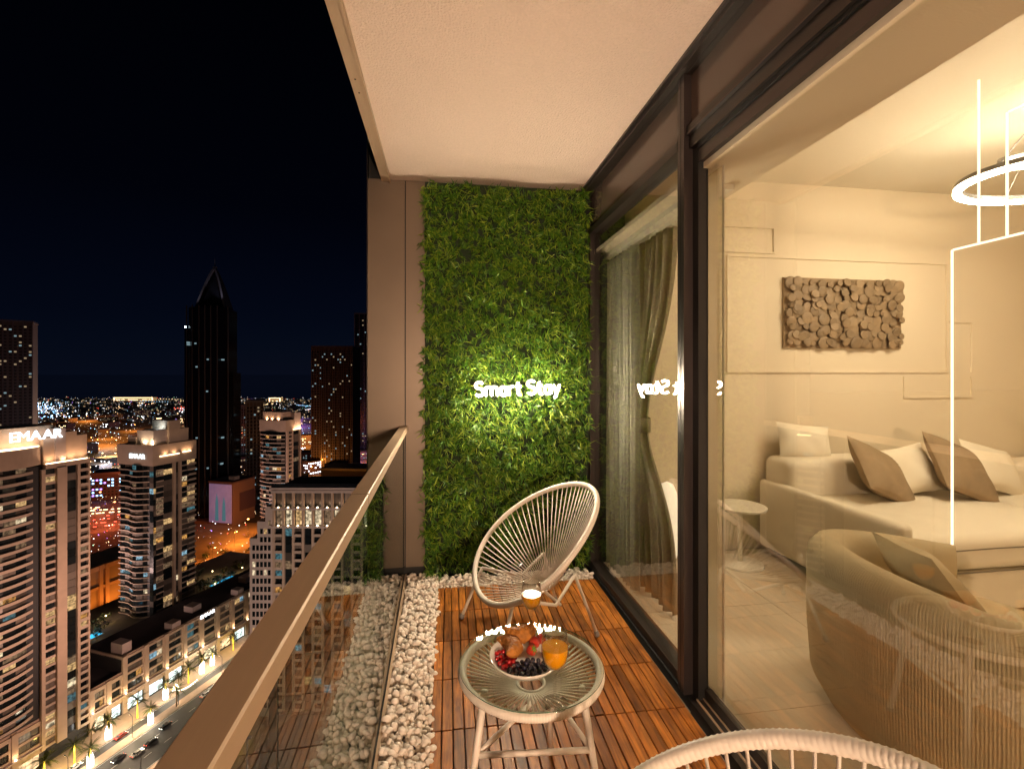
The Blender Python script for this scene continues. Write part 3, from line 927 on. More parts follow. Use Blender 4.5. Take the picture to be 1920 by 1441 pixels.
cushion("thin olive beige cushion leaning inside the barrel armchair", 0.44, 0.36, 0.13, (1.82, 1.52, 0.545), (RAD(-34), RAD(6), RAD(66)), M_velvet, 8, n=18)["group"] = "cushions in the armchair"

st = thing("pedestal_side_table", "small round white pedestal table at the end of the sofa", "table", (2.085, 3.06, 0))
MB().lathe([(0.150, 0.0), (0.155, 0.004), (0.150, 0.014), (0.03, 0.020), (0.02, 0.022)], 40).build("base", M_whitelac, st, smooth=True, angle=35)
MB().lathe([(0.016, 0.02), (0.016, 0.395)], 20).build("stem", M_whitelac, st, smooth=True)
MB().lathe([(0.165, 0.396), (0.172, 0.400), (0.172, 0.412), (0.168, 0.415), (0.0, 0.415)], 48).build("top", M_whitelac, st, smooth=True, angle=35)

# glowing capsule lamp beyond the curtain
fl = thing("capsule_floor_lamp", "white capsule floor lamp glowing beside the curtain", "lamp", (1.53, 3.05, 0))
MB().lathe([(0.055, 0.0), (0.060, 0.01), (0.060, 0.05), (0.055, 0.055)], 24).build("base", M_whitelac, fl, smooth=True, angle=35)
MB().lathe([(0.050, 0.055), (0.066, 0.10), (0.075, 0.25), (0.074, 0.42), (0.064, 0.53), (0.04, 0.585), (0.0, 0.605)], 28).build("shade", pm("opal_lamp", (0.85, 0.8, 0.7), 0.4, emit=(1.0, 0.82, 0.56), estr=0.9), fl, smooth=True)

# relief wall art of overlapping wooden discs
M_art = pm("carved_brown_disc", (0.25, 0.175, 0.10), 0.6, rnd=0.18, var=0.15, vscale=14, bump=0.2, bscale=80)
art = thing("wall_relief", "rectangular wall relief of overlapping brown wooden discs above the sofa", "wall art", (3.15, 3.329, 1.82))
MB().box(-0.525, 0.525, -0.018, -0.001, -0.275, 0.275).build("board", M_brown, art)
disc_me = []
for r in (0.026, 0.034, 0.041, 0.049):
    disc_me.append((r, MB().lathe([(r*0.97, 0.0), (r, 0.003), (r, 0.009), (r*0.9, 0.0125), (r*0.3, 0.0135), (0.0, 0.0136)], 18).mesh("disc", smooth=True, angle=40)))
rr = random.Random(17)
cand = []
for i in range(15):
    for j in range(9):
        cand.append((-0.485 + i*0.0693 + rr.uniform(-.018, .018), -0.235 + j*0.0588 + rr.uniform(-.016, .016)))
for k in range(55):
    cand.append((rr.uniform(-.48, .48), rr.uniform(-.23, .23)))
for k, (x, z) in enumerate(cand):
    r, me = disc_me[rr.randrange(4) if k < 135 else rr.randrange(2)]
    x = max(-0.53+r, min(0.53-r, x)); z = max(-0.28+r, min(0.28-r, z))
    o = mobj("disc", me, M_art, art, (x, -0.019 - rr.uniform(0, 0.030) - (0.012 if k > 134 else 0), z))
    o.rotation_euler = (RAD(90) + rr.gauss(0, .16), rr.gauss(0, .22), 0)

# blossoms in a tall vase
va = thing("blossom_vase", "tall vase of white blossom branches at the far end of the sofa", "vase", (4.30, 2.55, 0))
MB().lathe([(0.09, 0.0), (0.11, 0.02), (0.13, 0.25), (0.10, 0.48), (0.05, 0.58), (0.06, 0.62), (0.05, 0.615), (0.03, 0.55)], 28).build("vase_body", M_whitelac, va, smooth=True)
rr = random.Random(4)
br = MB(); bl = MB()
for k in range(12):
    a = rr.uniform(0, 6.28); sp = rr.uniform(0.10, 0.30); hh = rr.uniform(0.35, 0.62)
    pts = [(0, 0, 0.58)] + [(math.cos(a)*sp*t**1.4 + rr.uniform(-.01, .01), math.sin(a)*sp*t**1.4 + rr.uniform(-.01, .01), 0.60 + hh*t) for t in (0.3, 0.6, 0.85, 1.0)]
    br.tube(pts, [0.004, 0.004, 0.003, 0.002, 0.001], 5)
    for q in range(26):
        t = rr.uniform(0.35, 1.0); p = Vector((math.cos(a)*sp*t**1.4, math.sin(a)*sp*t**1.4, 0.60 + hh*t)) + Vector((rr.gauss(0, .022), rr.gauss(0, .022), rr.gauss(0, .022)))
        s = rr.uniform(.010, .018); nrm = Vector((rr.gauss(0, 1), rr.gauss(0, 1), rr.gauss(0, 1))).normalized()
        u = nrm.orthogonal().normalized(); w = nrm.cross(u)
        ring = []
        for e in range(10):
            rad = s if e % 2 == 0 else s*0.55
            ring.append(p + u*(math.cos(e*.628)*rad) + w*(math.sin(e*.628)*rad) + nrm*(s*0.3 if e % 2 == 0 else 0.1*s))
        bl.add([p] + ring, [(0, e+1, (e+1) % 10 + 1) for e in range(10)])
br.build("branches", pm("twig_bark", (0.08, 0.05, 0.03), 0.8), va)
bo_ = bl.build("blossom", pm("white_petal", (0.80, 0.76, 0.62), 0.6), va)

# ring chandelier
M_ringlight = glow("ring_light", (1.0, 0.83, 0.59), 80.0, sample=True)
M_ringbody = pm("grey_ring_body", (0.25, 0.24, 0.23), 0.3, metal=0.8)
chn = thing("ring_chandelier", "two tilted glowing ring lamps hanging from the living room ceiling", "chandelier", (3.22, 2.06, 2.385))
def ring_lamp(r, c, tilt, az):
    Mx = Matrix.Translation(Vector(c)) @ Matrix.Rotation(az, 4, 'Z') @ Matrix.Rotation(tilt, 4, 'X')
    def sweep(pr, mat, nm, par):
        n = 72; m = len(pr); V = []; F = []
        for i in range(n):
            a = 2*math.pi*i/n
            for (dr, dz) in pr:
                V.append(Mx @ Vector(((r+dr)*math.cos(a), (r+dr)*math.sin(a), dz)))
        for i in range(n):
            for j in range(m):
                F.append((i*m+j, ((i+1) % n)*m+j, ((i+1) % n)*m+(j+1) % m, i*m+(j+1) % m))
        return MB().add(V, F).build(nm, mat, par, smooth=True, angle=40)
    rg = sweep([(-0.016, 0.0), (0.016, 0.0), (0.016, 0.026), (-0.016, 0.026)], M_ringbody, "ring", chn)
    sweep([(-0.0175, -0.019), (0.0175, -0.019), (0.0175, -0.0005), (-0.0175, -0.0005)], M_ringlight, "light_strip", rg)
    wr = MB()
    for a in (0.4, 2.5, 4.6):
        p = Mx @ Vector((r*math.cos(a), r*math.sin(a), 0.026))
        wr.tube([p, (0.0, 0.0, 0.43)], 0.0016, 5)
    wr.build("hanging_wires", M_ringbody, rg)
ring_lamp(0.375, (0, 0, 0), RAD(4), RAD(40))
ring_lamp(0.27, (0.10, -0.02, 0.13), RAD(24), RAD(-40))
MB().lathe([(0.07, 0.418), (0.07, 0.442), (0.0, 0.444)], 24).build("canopy", M_ringbody, chn, smooth=True, angle=40)
# luminous line frame standing behind the armchair
M_line = glow("warm_led_line", (1.0, 0.80, 0.58), 2.6, sample=True)
led = thing("led_line_frame", "slim rectangular frame of glowing light lines standing behind the armchair", "light frame", (2.45, 1.95, 0))
for nm, p, q in (("post", (0, 0, 0.012), (0, 0, 1.945)), ("top_rail", (0, -0.006, 1.945), (0, -1.2, 1.945)), ("post", (0, -1.2, 0.012), (0, -1.2, 1.939)),
                 ("upper_rod", (0, -0.115, 1.952), (0, -0.115, 2.70)), ("upper_rod", (0, -0.225, 1.952), (0, -0.225, 2.49)), ("upper_rail", (0, -0.231, 2.49), (0, -1.0, 2.49)), ("upper_rod", (0, -1.0, 1.952), (0, -1.0, 2.484))):
    MB().tube([p, q], 0.0055, 6).build(nm, M_line, led)
MB().box(-0.06, 0.06, -0.05, 0.05, 0.0, 0.011).box(-0.06, 0.06, -1.25, -1.15, 0.0, 0.011).build("foot_plate", M_ringbody, led)
# cove light behind the bulkhead
cove = MB().box(1.36, 1.375, -2.5, 3.2, 2.56, 2.575).build("cove_light_strip", glow("cove_strip", (1.0, 0.80, 0.52), 23.0, sample=True))
tag(cove, "warm light strip hidden on the bulkhead washing the living room ceiling", "strip light")

# ------------------------------------------------------------------ curtains in the fixed window
def cloth_mat(name, colr, alpha):
    m = bpy.data.materials.new(name); m.use_nodes = True
    N, L = nt(m); b = N["Principled BSDF"]
    b.inputs["Base Color"].default_value = (*colr, 1); b.inputs["Roughness"].default_value = 0.9
    tl = N.new("ShaderNodeBsdfTranslucent"); tl.inputs[0].default_value = (*colr, 1)
    mx = N.new("ShaderNodeMixShader"); mx.inputs[0].default_value = 0.45
    L.new(b.outputs[0], mx.inputs[1]); L.new(tl.outputs[0], mx.inputs[2])
    tp = N.new("ShaderNodeBsdfTransparent"); m2 = N.new("ShaderNodeMixShader"); m2.inputs[0].default_value = alpha
    L.new(tp.outputs[0], m2.inputs[1]); L.new(mx.outputs[0], m2.inputs[2])
    L.new(m2.outputs[0], N["Material Output"].inputs[0])
    return m
M_sheer = cloth_mat("sheer_grey_voile", (0.66, 0.64, 0.55), 0.46)
M_drape = cloth_mat("beige_drape", (0.48, 0.41, 0.30), 1.0)
def curtain(nm, label, mat, x, y0, y1, z0, z1, folds, amp, tie=None, thick=0.004, seed=0):
    """pleated cloth hanging along y; tie = (z, y_centre, half width)"""
    q = random.Random(seed); n, m = folds*10, 36
    V = []; F = []
    ph = q.uniform(0, 6)
    for j in range(m+1):
        z = z0 + (z1-z0)*j/m
        for i in range(n+1):
            u = i/n
            y = y0 + (y1-y0)*u; a = amp
            if tie:
                tz, tyc, thw = tie
                d = (z-tz)
                k = math.exp(-(d/(0.62 if d > 0 else 0.40))**2)
                y = y*(1-k) + (tyc + (u-0.5)*2*thw)*k; a = amp*(1-0.25*k)
            xx = x + a*math.sin(2*math.pi*folds*u + ph + 0.5*math.sin(3*u+z)) + 0.35*a*math.sin(2*math.pi*folds*2.3*u+z*1.5)
            V.append((xx, y, z))
    w = n+1
    for j in range(m):
        for i in range(n):
            F.append((j*w+i, j*w+i+1, (j+1)*w+i+1, (j+1)*w+i))
    b = MB().add(V, F)
    root = thing(nm, label, "curtain")
    o = b.build("cloth", mat, root, smooth=True)
    sd = o.modifiers.new("thickness", 'SOLIDIFY'); sd.thickness = thick
    return root
curtain("sheer_curtain", "sheer pale curtain hanging at the far end of the fixed window", M_sheer, 1.165, 2.72, 3.20, 0.02, 2.13, 8, 0.020, seed=1, thick=0.0012)
dr = curtain("drape_curtain", "heavy beige drape gathered with a tieback beside the sheer curtain", M_drape, 1.262, 2.42, 3.12, 0.02, 2.16, 9, 0.030, (1.02, 2.93, 0.13), seed=2)
tb = MB(); pts = []
for i in range(40):
    a = 2*math.pi*i/40
    pts.append((1.262 + 0.062*math.cos(a), 2.93 + 0.150*math.sin(a), 1.02))
V = []; F = []
for i, p in enumerate(pts):
    V += [(p[0], p[1], 0.975), (p[0], p[1], 1.065)]
for i in range(40):
    j = (i+1) % 40
    F.append((2*i, 2*j, 2*j+1, 2*i+1))
to = MB().add(V, F).build("tieback", M_drape, dr, smooth=True)
to.modifiers.new("thickness", 'SOLIDIFY').thickness = 0.005
tk = MB().box(1.140, 1.190, 1.93, 3.30, 2.160, 2.189).box(1.240, 1.285, 1.93, 3.30, 2.165, 2.189).build("curtain_track", M_whitelac)
tag(tk, "white double curtain track under the bulkhead", "curtain track")

# unseen lamp added behind the viewer to brighten the balcony
wl = thing("balcony_fill_lamp", "added lamp out of view at the rear end of the balcony", "wall lamp", (0.30, -2.40, 1.15))
MB().box(-0.05, 0.05, 0.0, 0.02, -0.10, 0.10).box(-0.035, 0.035, 0.02, 0.10, -0.08, -0.07).box(-0.035, 0.035, 0.02, 0.10, 0.07, 0.08).build("bracket", M_frame, wl)
MB().lathe([(0.045, -0.069), (0.05, -0.06), (0.05, 0.06), (0.045, 0.069)], 20, (0, 0.075, 0)).build("lamp_glass", glow("fill_lamp_glass", (1.0, 0.68, 0.45), 3300.0, sample=True), wl, smooth=True)

# spotlight added behind the chair to make a bright patch on the leaves
gs = thing("added_spotlight", "small added spotlight in the pebbles behind the far chair making a bright patch on the leaves", "spotlight", (0.52, 3.035, 0.012))
MB().tube([(0, 0, 0), (0, 0, 0.05)], 0.006, 8).build("stake", M_frame, gs)
MB().tube([(0.016, -0.004, 0.045), (-0.012, 0.004, 0.085)], [0.018, 0.020], 12).build("head", M_frame, gs, smooth=True, angle=40)
MB().tube([(-0.0122, 0.0041, 0.0855), (-0.0126, 0.0042, 0.086)], 0.016, 12).build("lens", glow("added_spot_lens", (1.0, 0.93, 0.75), 2.0), gs)
_l = bpy.data.lights.new("added_spot_beam", 'SPOT'); _l.energy = 1.6; _l.color = (1.0, 0.92, 0.72); _l.spot_size = RAD(42); _l.spot_blend = 0.7; _l.shadow_soft_size = 0.012
_o = bpy.data.objects.new("added_spot_beam", _l); col.objects.link(_o); _o.parent = gs
_o.location = (-0.016, 0.005, 0.092); _o.rotation_euler = (Vector((0.437-0.52, 3.12-3.035, 0.30-0.09))).to_track_quat('-Z', 'Y').to_euler()

bl_ = MB().box(1.116, 1.119, 1.752, 1.90, 0.03, 2.185).build("fabric_panel", cloth_mat("beige_blind_cloth", (0.86, 0.74, 0.52), 0.42))
tag(bl_, "narrow beige fabric panel hanging inside the glass beside the door post", "blind")
MB().box(1.1155, 1.1215, 1.745, 1.7515, 0.03, 2.185).build("edge_rod", M_whitelac, bl_)
MB().box(1.114, 1.122, 1.745, 1.90, 0.015, 0.0295).build("bottom_bar", M_whitelac, bl_)

# ================================================================== the city below
G = -148.0                                  # street level
SP = (-148.4, 208.7); SA = RAD(65.1)        # a point on the boulevard frontage and its direction
SD = (math.cos(SA), math.sin(SA)); SN = (SD[1], -SD[0])
def W(a, b, z=0.0):
    """boulevard coordinates: a along the street, b out from the shop fronts towards us, z above the street"""
    return (SP[0] + SD[0]*a + SN[0]*b, SP[1] + SD[1]*a + SN[1]*b, G + z)
FWD = -math.atan(130.3/882.4)

M_stone = pm("pink_beige_stone", (0.53, 0.39, 0.285), 0.8, var=0.10, vscale=0.25)
M_stone2 = pm("pale_stone", (0.56, 0.45, 0.39), 0.8, var=0.08, vscale=0.3)
M_core = pm("facade_core", (0.030, 0.028, 0.028), 0.6)
M_slabedge = pm("balcony_slab_edge", (0.52, 0.40, 0.31), 0.8, rnd=0.08)
M_wd = pm("dark_window", (0.012, 0.016, 0.018), 0.12, rnd=0.4)
M_wd2 = pm("curtained_window", (0.13, 0.105, 0.085), 0.4, rnd=0.5)
M_roof = pm("dark_roof", (0.045, 0.036, 0.040), 0.9, var=0.2, vscale=0.2)
M_asph = pm("asphalt", (0.050, 0.048, 0.050), 0.6, var=0.15, vscale=0.15)
M_pave = pm("street_paving", (0.36, 0.26, 0.20), 0.8, var=0.12, vscale=0.5)
M_grounddark = pm("city_ground", (0.055, 0.045, 0.050), 0.9, var=0.5, vscale=0.02)
M_paint = pm("road_paint", (0.75, 0.73, 0.68), 0.7)
M_darkglass = pm("black_tower_glass", (0.006, 0.006, 0.008), 0.18, var=0.2, vscale=0.05)
M_fin = pm("grey_tower_fin", (0.06, 0.055, 0.060), 0.4)

def lit(name, c, e, sc=0.9):
    """a lit window: a glowing room with curtains and furniture breaking it up"""
    m = bpy.data.materials.new(name); m.use_nodes = True
    N, L = nt(m); b = N["Principled BSDF"]
    b.inputs["Base Color"].default_value = (0.02, 0.02, 0.02, 1); b.inputs["Roughness"].default_value = 0.2
    tc = N.new("ShaderNodeTexCoord"); oi = N.new("ShaderNodeObjectInfo")
    off = N.new("ShaderNodeVectorMath"); off.operation = 'SCALE'; off.inputs[0].default_value = (40, 17, 23); L.new(oi.outputs["Random"], off.inputs["Scale"])
    ad = N.new("ShaderNodeVectorMath"); ad.operation = 'ADD'; L.new(tc.outputs["Object"], ad.inputs[0]); L.new(off.outputs[0], ad.inputs[1])
    no = N.new("ShaderNodeTexNoise"); no.inputs["Scale"].default_value = sc; no.inputs["Detail"].default_value = 4; L.new(ad.outputs[0], no.inputs["Vector"])
    mr = N.new("ShaderNodeMapRange"); mr.inputs[1].default_value = 0.33; mr.inputs[2].default_value = 0.68; mr.inputs[3].default_value = 0.10; mr.inputs[4].default_value = 1.7
    L.new(no.outputs[0], mr.inputs[0])
    mu = N.new("ShaderNodeMath"); mu.operation = 'MULTIPLY'; mu.inputs[1].default_value = e; L.new(mr.outputs[0], mu.inputs[0])
    b.inputs["Emission Color"].default_value = (*c, 1); L.new(mu.outputs[0], b.inputs["Emission Strength"])
    m.cycles.emission_sampling = 'NONE'
    return m
LIT = [lit("lit_warm", (1.0, 0.62, 0.26), 0.55), lit("lit_amber", (1.0, 0.48, 0.12), 0.5), lit("lit_cream", (1.0, 0.80, 0.50), 0.7),
       lit("lit_dim", (1.0, 0.62, 0.34), 0.16), lit("lit_cool", (0.45, 0.80, 1.0), 0.45), lit("lit_teal", (0.18, 0.48, 0.56), 0.25), lit("lit_yellow", (1.0, 0.78, 0.15), 0.4)]
crnd = random.Random(77)
def win_mat(p_lit=0.16, cool=0.2):
    r = crnd.random()
    if r > p_lit:
        return M_wd2 if crnd.random() < 0.34 else M_wd
    r = crnd.random()
    if r < cool: return LIT[4] if crnd.random() < 0.5 else LIT[5]
    return LIT[crnd.choice((0, 0, 1, 2, 3, 3, 3, 3))]

def inst(nm, me, par, M4, mat=None):
    o = bpy.data.objects.new(nm, me); col.objects.link(o); o.parent = par
    if mat is not None:
        if len(me.materials) == 0: me.materials.append(mat)
        elif me.materials[0] is not mat:
            o.material_slots[0].link = 'OBJECT'; o.material_slots[0].material = mat
    o.matrix_local = M4
    return o
def T4(x, y, z, rz=0.0):
    return Matrix.Translation((x, y, z)) @ Matrix.Rotation(rz, 4, 'Z')
I4 = Matrix.Identity(4)
def panes(w, h, n, gap=0.12, d=0.10):
    b = MB(); pw = (w - gap*(n-1))/n
    for i in range(n):
        b.box(i*(pw+gap), i*(pw+gap)+pw, 0, d, 0, h)
    return b.mesh("window")

# ------------------------------------------------------------------ ground, sea, boulevard
def sheet(nm, mat, pts, z, par=None):
    b = MB(); n = len(pts)
    b.add([(x, y, z) for x, y in pts], [tuple(range(n))])
    o = b.build(nm, mat, par)
    return o
def cam_rect(zc0, zc1, x0, x1):
    c_, s_ = math.cos(-FWD), math.sin(-FWD)
    return [(x*c_ + z*s_, -x*s_ + z*c_) for x, z in ((x0, zc0), (x1, zc0), (x1, zc1), (x0, zc1))]
tag(sheet("ground", M_grounddark, cam_rect(-3000, 2850, -9000, 9000), G), kind="structure")
tag(sheet("sea", pm("night_sea", (0.002, 0.004, 0.010), 0.08), cam_rect(2850, 50000, -60000, 60000), G-0.3), kind="structure")
def street_strip(nm, mat, a0, a1, b0, b1, z):
    o = sheet(nm, mat, [W(a0, b1)[:2], W(a1, b1)[:2], W(a1, b0)[:2], W(a0, b0)[:2]], G+z)
    return tag(o, kind="structure")
def street_block(nm, mat, a0, a1, b0, b1, z0, z1, par=None):
    o = MB().box(0, a1-a0, -b1, -b0, z0, z1).build(nm, mat, par, loc=W(a0, 0, 0), rz=SA)
    return o
street_strip("road", M_asph, -90, 330, 10.5, 62, 0.010)
tag(street_block("pavement", M_pave, -90, 330, 0.2, 11.0, 0.0, 0.14), kind="structure")
tag(street_block("median", M_pave, -90, 330, 15.6, 20.2, 0.0, 0.14), kind="structure")
tag(street_block("median_far", M_pave, -90, 330, 40.0, 46.0, 0.0, 0.14), kind="structure")
tag(street_block("pavement_far", M_pave, -90, 330, 57.0, 72.0, 0.0, 0.14), kind="structure")
mk = MB()
for bb in (26.6, 33.2):
    a = -88.0
    while a < 300:
        mk.box(a, a+3, -bb-0.08, -bb+0.08, 0.016, 0.020); a += 8
for bb in (20.7, 39.5, 11.5):
    mk.box(-90, 330, -bb-0.07, -bb+0.07, 0.016, 0.020)
tag(mk.build("road_markings", M_paint, None, loc=W(0, 0, 0), rz=SA), kind="structure")

# ------------------------------------------------------------------ facades
def facade(root, F, secs, z0, nf, fh, p_lit=0.16, cool=0.2, band=0.95):
    """secs: (kind, x0, x1); F maps face space (x along, y inwards, z up) to the building"""
    for kind, x0, x1 in secs:
        w = x1 - x0
        if kind[0] == 'P':                                  # pilaster
            d = float(kind[1:] or 0.8)
            inst("pilaster", MB().box(0, w, -d, 0.3, 0, nf*fh).mesh("pilaster"), root, F @ T4(x0, 0, z0), M_stone)
        elif kind == 'win':
            wm = panes(w, fh-band, 2 if w < 5 else 3); bm = MB().box(0, w, -0.35, 0.3, 0, band).mesh("spandrel")
            for k in range(nf):
                inst("spandrel", bm, root, F @ T4(x0, 0, z0+k*fh), M_slabedge)
                inst("window", wm, root, F @ T4(x0, 0.12, z0+k*fh+band), win_mat(p_lit, cool))
        elif kind == 'glass':
            wm = panes(w, fh-0.18, max(1, int(w/2.0)))
            for k in range(nf):
                inst("window", wm, root, F @ T4(x0, 0.10, z0+k*fh+0.09), win_mat(p_lit*0.6, cool))
        elif kind == 'bal':
            wm = panes(w, fh-0.3, 2); bm = MB().box(0, w, -1.1, 0.3, 0, 0.34).box(0.0, w, -1.1, -1.04, 0.34, 1.2).mesh("balcony")
            for k in range(nf):
                inst("balcony", bm, root, F @ T4(x0, 0, z0+k*fh), M_slabedge)
                inst("window", wm, root, F @ T4(x0, 0.10, z0+k*fh+0.34-0.04), win_mat(p_lit, cool))
def curved_bay(root, F, x0, x1, bulge, z0, nf, fh, nseg, band, p_lit=0.14, cool=0.25, wav=0.0, hi=0.95):
    xm, hw = (x0+x1)/2, (x1-x0)/2
    def y(x):
        t = (x-xm)/hw
        return -bulge*(1-t*t) - wav*math.sin(t*4.2)
    n = 16
    b = MB()
    xs = [x0 + (x1-x0)*i/n for i in range(n+1)]
    for i in range(n):
        a, c = xs[i], xs[i+1]
        b.add([(a, y(a)-0.7, 0), (c, y(c)-0.7, 0), (c, y(c)+0.9, 0), (a, y(a)+0.9, 0), (a, y(a)-0.7, hi), (c, y(c)-0.7, hi), (c, y(c)+0.9, hi*0.4), (a, y(a)+0.9, hi*0.4)],
              [(0, 3, 2, 1), (4, 5, 6, 7), (0, 1, 5, 4), (2, 3, 7, 6)])
    bm = b.mesh("balcony")
    core = MB().prism([(x, y(x)+0.5) for x in xs] + [(x1, 3.0), (x0, 3.0)], 0, nf*fh).mesh("bay_core")
    inst("bay_core", core, root, F @ T4(0, 0, z0), M_core)
    segs = []
    for i in range(nseg):
        a, c = x0 + (x1-x0)*i/nseg, x0 + (x1-x0)*(i+1)/nseg
        L_ = math.hypot(c-a, y(c)-y(a)); ang = math.atan2(y(c)-y(a), c-a)
        segs.append((a, y(a)+0.30, L_, ang))
    wm = panes(segs[0][2]-0.30, fh-band, 2)
    for k in range(nf):
        inst("balcony", bm, root, F @ T4(0, 0, z0+k*fh), M_slabedge)
        for a, yy, L_, ang in segs:
            inst("window", wm, root, F @ T4(a+0.15, yy-0.05, z0+k*fh+band, ang), win_mat(p_lit, cool))

M_signlit = glow("sign_white_light", (0.92, 0.97, 1.0), 4.0)
def letters(txt, par, height, depth, F, mat, spacing=0.92):
    cu = bpy.data.curves.new("lettering", 'FONT'); cu.size = height*1.36
    x = 0.0
    for ch in txt:
        cu.body = ch; cu.extrude = depth/2
        tmp = bpy.data.objects.new("tmp", cu); col.objects.link(tmp)
        dg = bpy.context.evaluated_depsgraph_get(); dg.update()
        me = bpy.data.meshes.new_from_object(tmp.evaluated_get(dg))
        col.objects.unlink(tmp); bpy.data.objects.remove(tmp)
        mx = max(v.co.x for v in me.vertices); mn = min(v.co.x for v in me.vertices)
        me.transform(Matrix.Rotation(RAD(90), 4, 'X'))
        me.materials.clear()
        inst("letter", me, par, F @ T4(x-mn, 0, 0), mat)
        x += (mx-mn) + height*0.10*spacing
def spot(par, loc, target, energy, colr, size=80, blend=0.6, rad=0.5, nm="floodlight_beam"):
    l = bpy.data.lights.new(nm, 'SPOT'); l.energy = energy; l.color = colr; l.spot_size = RAD(size); l.spot_blend = blend; l.shadow_soft_size = rad
    o = bpy.data.objects.new(nm, l); col.objects.link(o)
    d = Vector(target) - Vector(loc)
    o.location = loc; o.rotation_euler = d.to_track_quat('-Z', 'Y').to_euler()
    if par is not None: o.parent = par
    return o
def point(par, loc, energy, colr, rad=0.4, nm="lamp_light"):
    l = bpy.data.lights.new(nm, 'POINT'); l.energy = energy; l.color = colr; l.shadow_soft_size = rad
    o = bpy.data.objects.new(nm, l); col.objects.link(o); o.location = loc
    if par is not None: o.parent = par
    return o
WARM = (1.0, 0.60, 0.34); PINK = (1.0, 0.60, 0.45)
M_strip = glow("crown_light_strip", (1.0, 0.70, 0.40), 7.0)

# ---- tower beside the boulevard with the large roof sign
t1 = thing("residential_tower", "pink stone residential tower with the largest white roof sign, at the picture edge", "tower", W(0, 0), SA)
FH = 3.05
MB().box(-28, 9.6, 1.0, 24, 0, 114).build("core", M_core, t1)
facade(t1, I4, [('P0.9', -6.4, -5.2), ('win', -5.2, -1.8), ('P1.5', -1.8, 1.4), ('glass', 1.4, 5.2), ('P1.0', 5.2, 6.2), ('bal', 6.2, 9.0), ('P1.0', 9.0, 9.6)], 6.0, 35, FH, 0.32, 0.14)
curved_bay(t1, T4(0, 2.6, 0), -29, -6.4, 3.4, 20.0, 31, FH, 6, 1.15, 0.26, 0.16, hi=1.1)
# crown: drum parapet, stepped blocks
def arcpoly(x0, x1, bulge, y0, back, n=14):
    xm, hw = (x0+x1)/2, (x1-x0)/2
    return [(x0+(x1-x0)*i/n, y0-bulge*(1-((x0+(x1-x0)*i/n-xm)/hw)**2)) for i in range(n+1)] + [(x1, back), (x0, back)]
MB().prism(arcpoly(-30, -5.4, 3.6, 1.4, 20), 114.6, 121.6).build("parapet_drum", M_stone, t1)
MB().prism(arcpoly(-18.5, -0.6, 1.2, 3.2, 16), 121.62, 129.2).build("sign_block", M_stone, t1)
MB().box(-5.2, -1.8, 0.4, 14, 113.0, 124.5).box(-5.2, 9.6, -0.9, 12, 112.8, 114.6).build("crown_block", M_stone, t1)
MB().box(-1.78, 1.4, -0.6, 14, 114.62, 127.8).build("crown_block", M_stone2, t1)
MB().box(1.42, 5.8, 0.6, 14, 114.62, 126.2).build("crown_block", M_stone, t1)
MB().box(5.82, 9.6, 0.9, 12, 114.62, 124.4).build("crown_block", M_stone, t1)
MB().box(-5.0, 8.8, -0.75, -0.45, 114.62, 114.95).build("light_strip", M_strip, t1)
MB().prism(arcpoly(-24, -6.2, 2.6, 0.9, 1.6), 121.63, 121.95).build("light_strip", M_strip, t1)
letters("EMAAR", t1, 3.7, 0.5, T4(-15.8, -1.2, 124.5, RAD(1)), M_signlit)
for ax in (-20, -16, -12, -8):
    spot(t1, (ax, -0.9, 122.3), (ax, 4.0, 126.5), 330, WARM, 120, 0.8)
for ax in (-3.4, 0.6, 4.0, 7.5):
    spot(t1, (ax, -1.6, 115.2), (ax, 1.8, 121.5), 900, WARM, 120, 0.8)

# ---- second signed tower, set back behind the podium
t2 = thing("residential_tower", "slender stone tower with a small white sign below stepped floodlit roof blocks", "tower", W(61.7, -35.4), SA)
MB().box(0.6, 23.6, 0.8, 25, 12, 100).build("core", M_core, t2)
facade(t2, I4, [('glass', 0.4, 1.6), ('win', 1.7, 5.6), ('glass', 5.7, 10.6), ('P0.9', 10.7, 12.1), ('glass', 12.2, 14.0), ('P0.9', 14.1, 15.5), ('win', 15.6, 19.4), ('bal', 19.5, 24.2)], 14.0, 28, FH, 0.28, 0.10, band=0.6)
LF = Matrix.Rotation(RAD(-90), 4, 'Z')     # left face: x runs from the back corner to the street corner
LF = T4(0, 0, 0) @ Matrix(((0, 1, 0, 0), (-1, 0, 0, 25.0), (0, 0, 1, 0), (0, 0, 0, 1)))
curved_bay(t2, LF @ T4(0, 0.8, 0), 0.0, 22.0, 2.0, 14.0, 28, FH, 6, 0.75, 0.14, 0.6, wav=0.9, hi=0.5)
facade(t2, LF, [('glass', 22.4, 25.0)], 14.0, 28, FH, 0.1, 0.7)
MB().box(-0.6, 24.6, -0.7, 26, 99.4, 110.4).build("parapet", M_stone, t2)
MB().box(1.5, 9.0, 1.8, 14, 110.42, 118.2).build("roof_block", M_stone2, t2)
MB().box(9.02, 15.5, 0.2, 13, 106.0, 123.0).build("roof_block", M_stone, t2)
MB().box(15.52, 20.5, 0.3, 12, 106.0, 118.0).build("roof_block", M_stone, t2)
MB().box(3.0, 14.0, -1.15, -0.72, 104.0, 104.3).box(16.0, 21.0, -1.15, -0.72, 104.4, 104.7).build("light_strip", M_strip, t2)
MB().box(1.0, 8.0, 14.1, 20, 110.42, 114.5).build("roof_block", M_stone, t2)
letters("EMAAR", t2, 2.6, 0.4, LF @ T4(9.0, -1.0, 103.2), glow("small_sign_light", (0.80, 0.93, 1.0), 2.6))
spot(t2, (0.2, 1.6, 111.0), (4.5, 6.0, 115.5), 2600, (1.0, 0.78, 0.50), 140, 0.8)
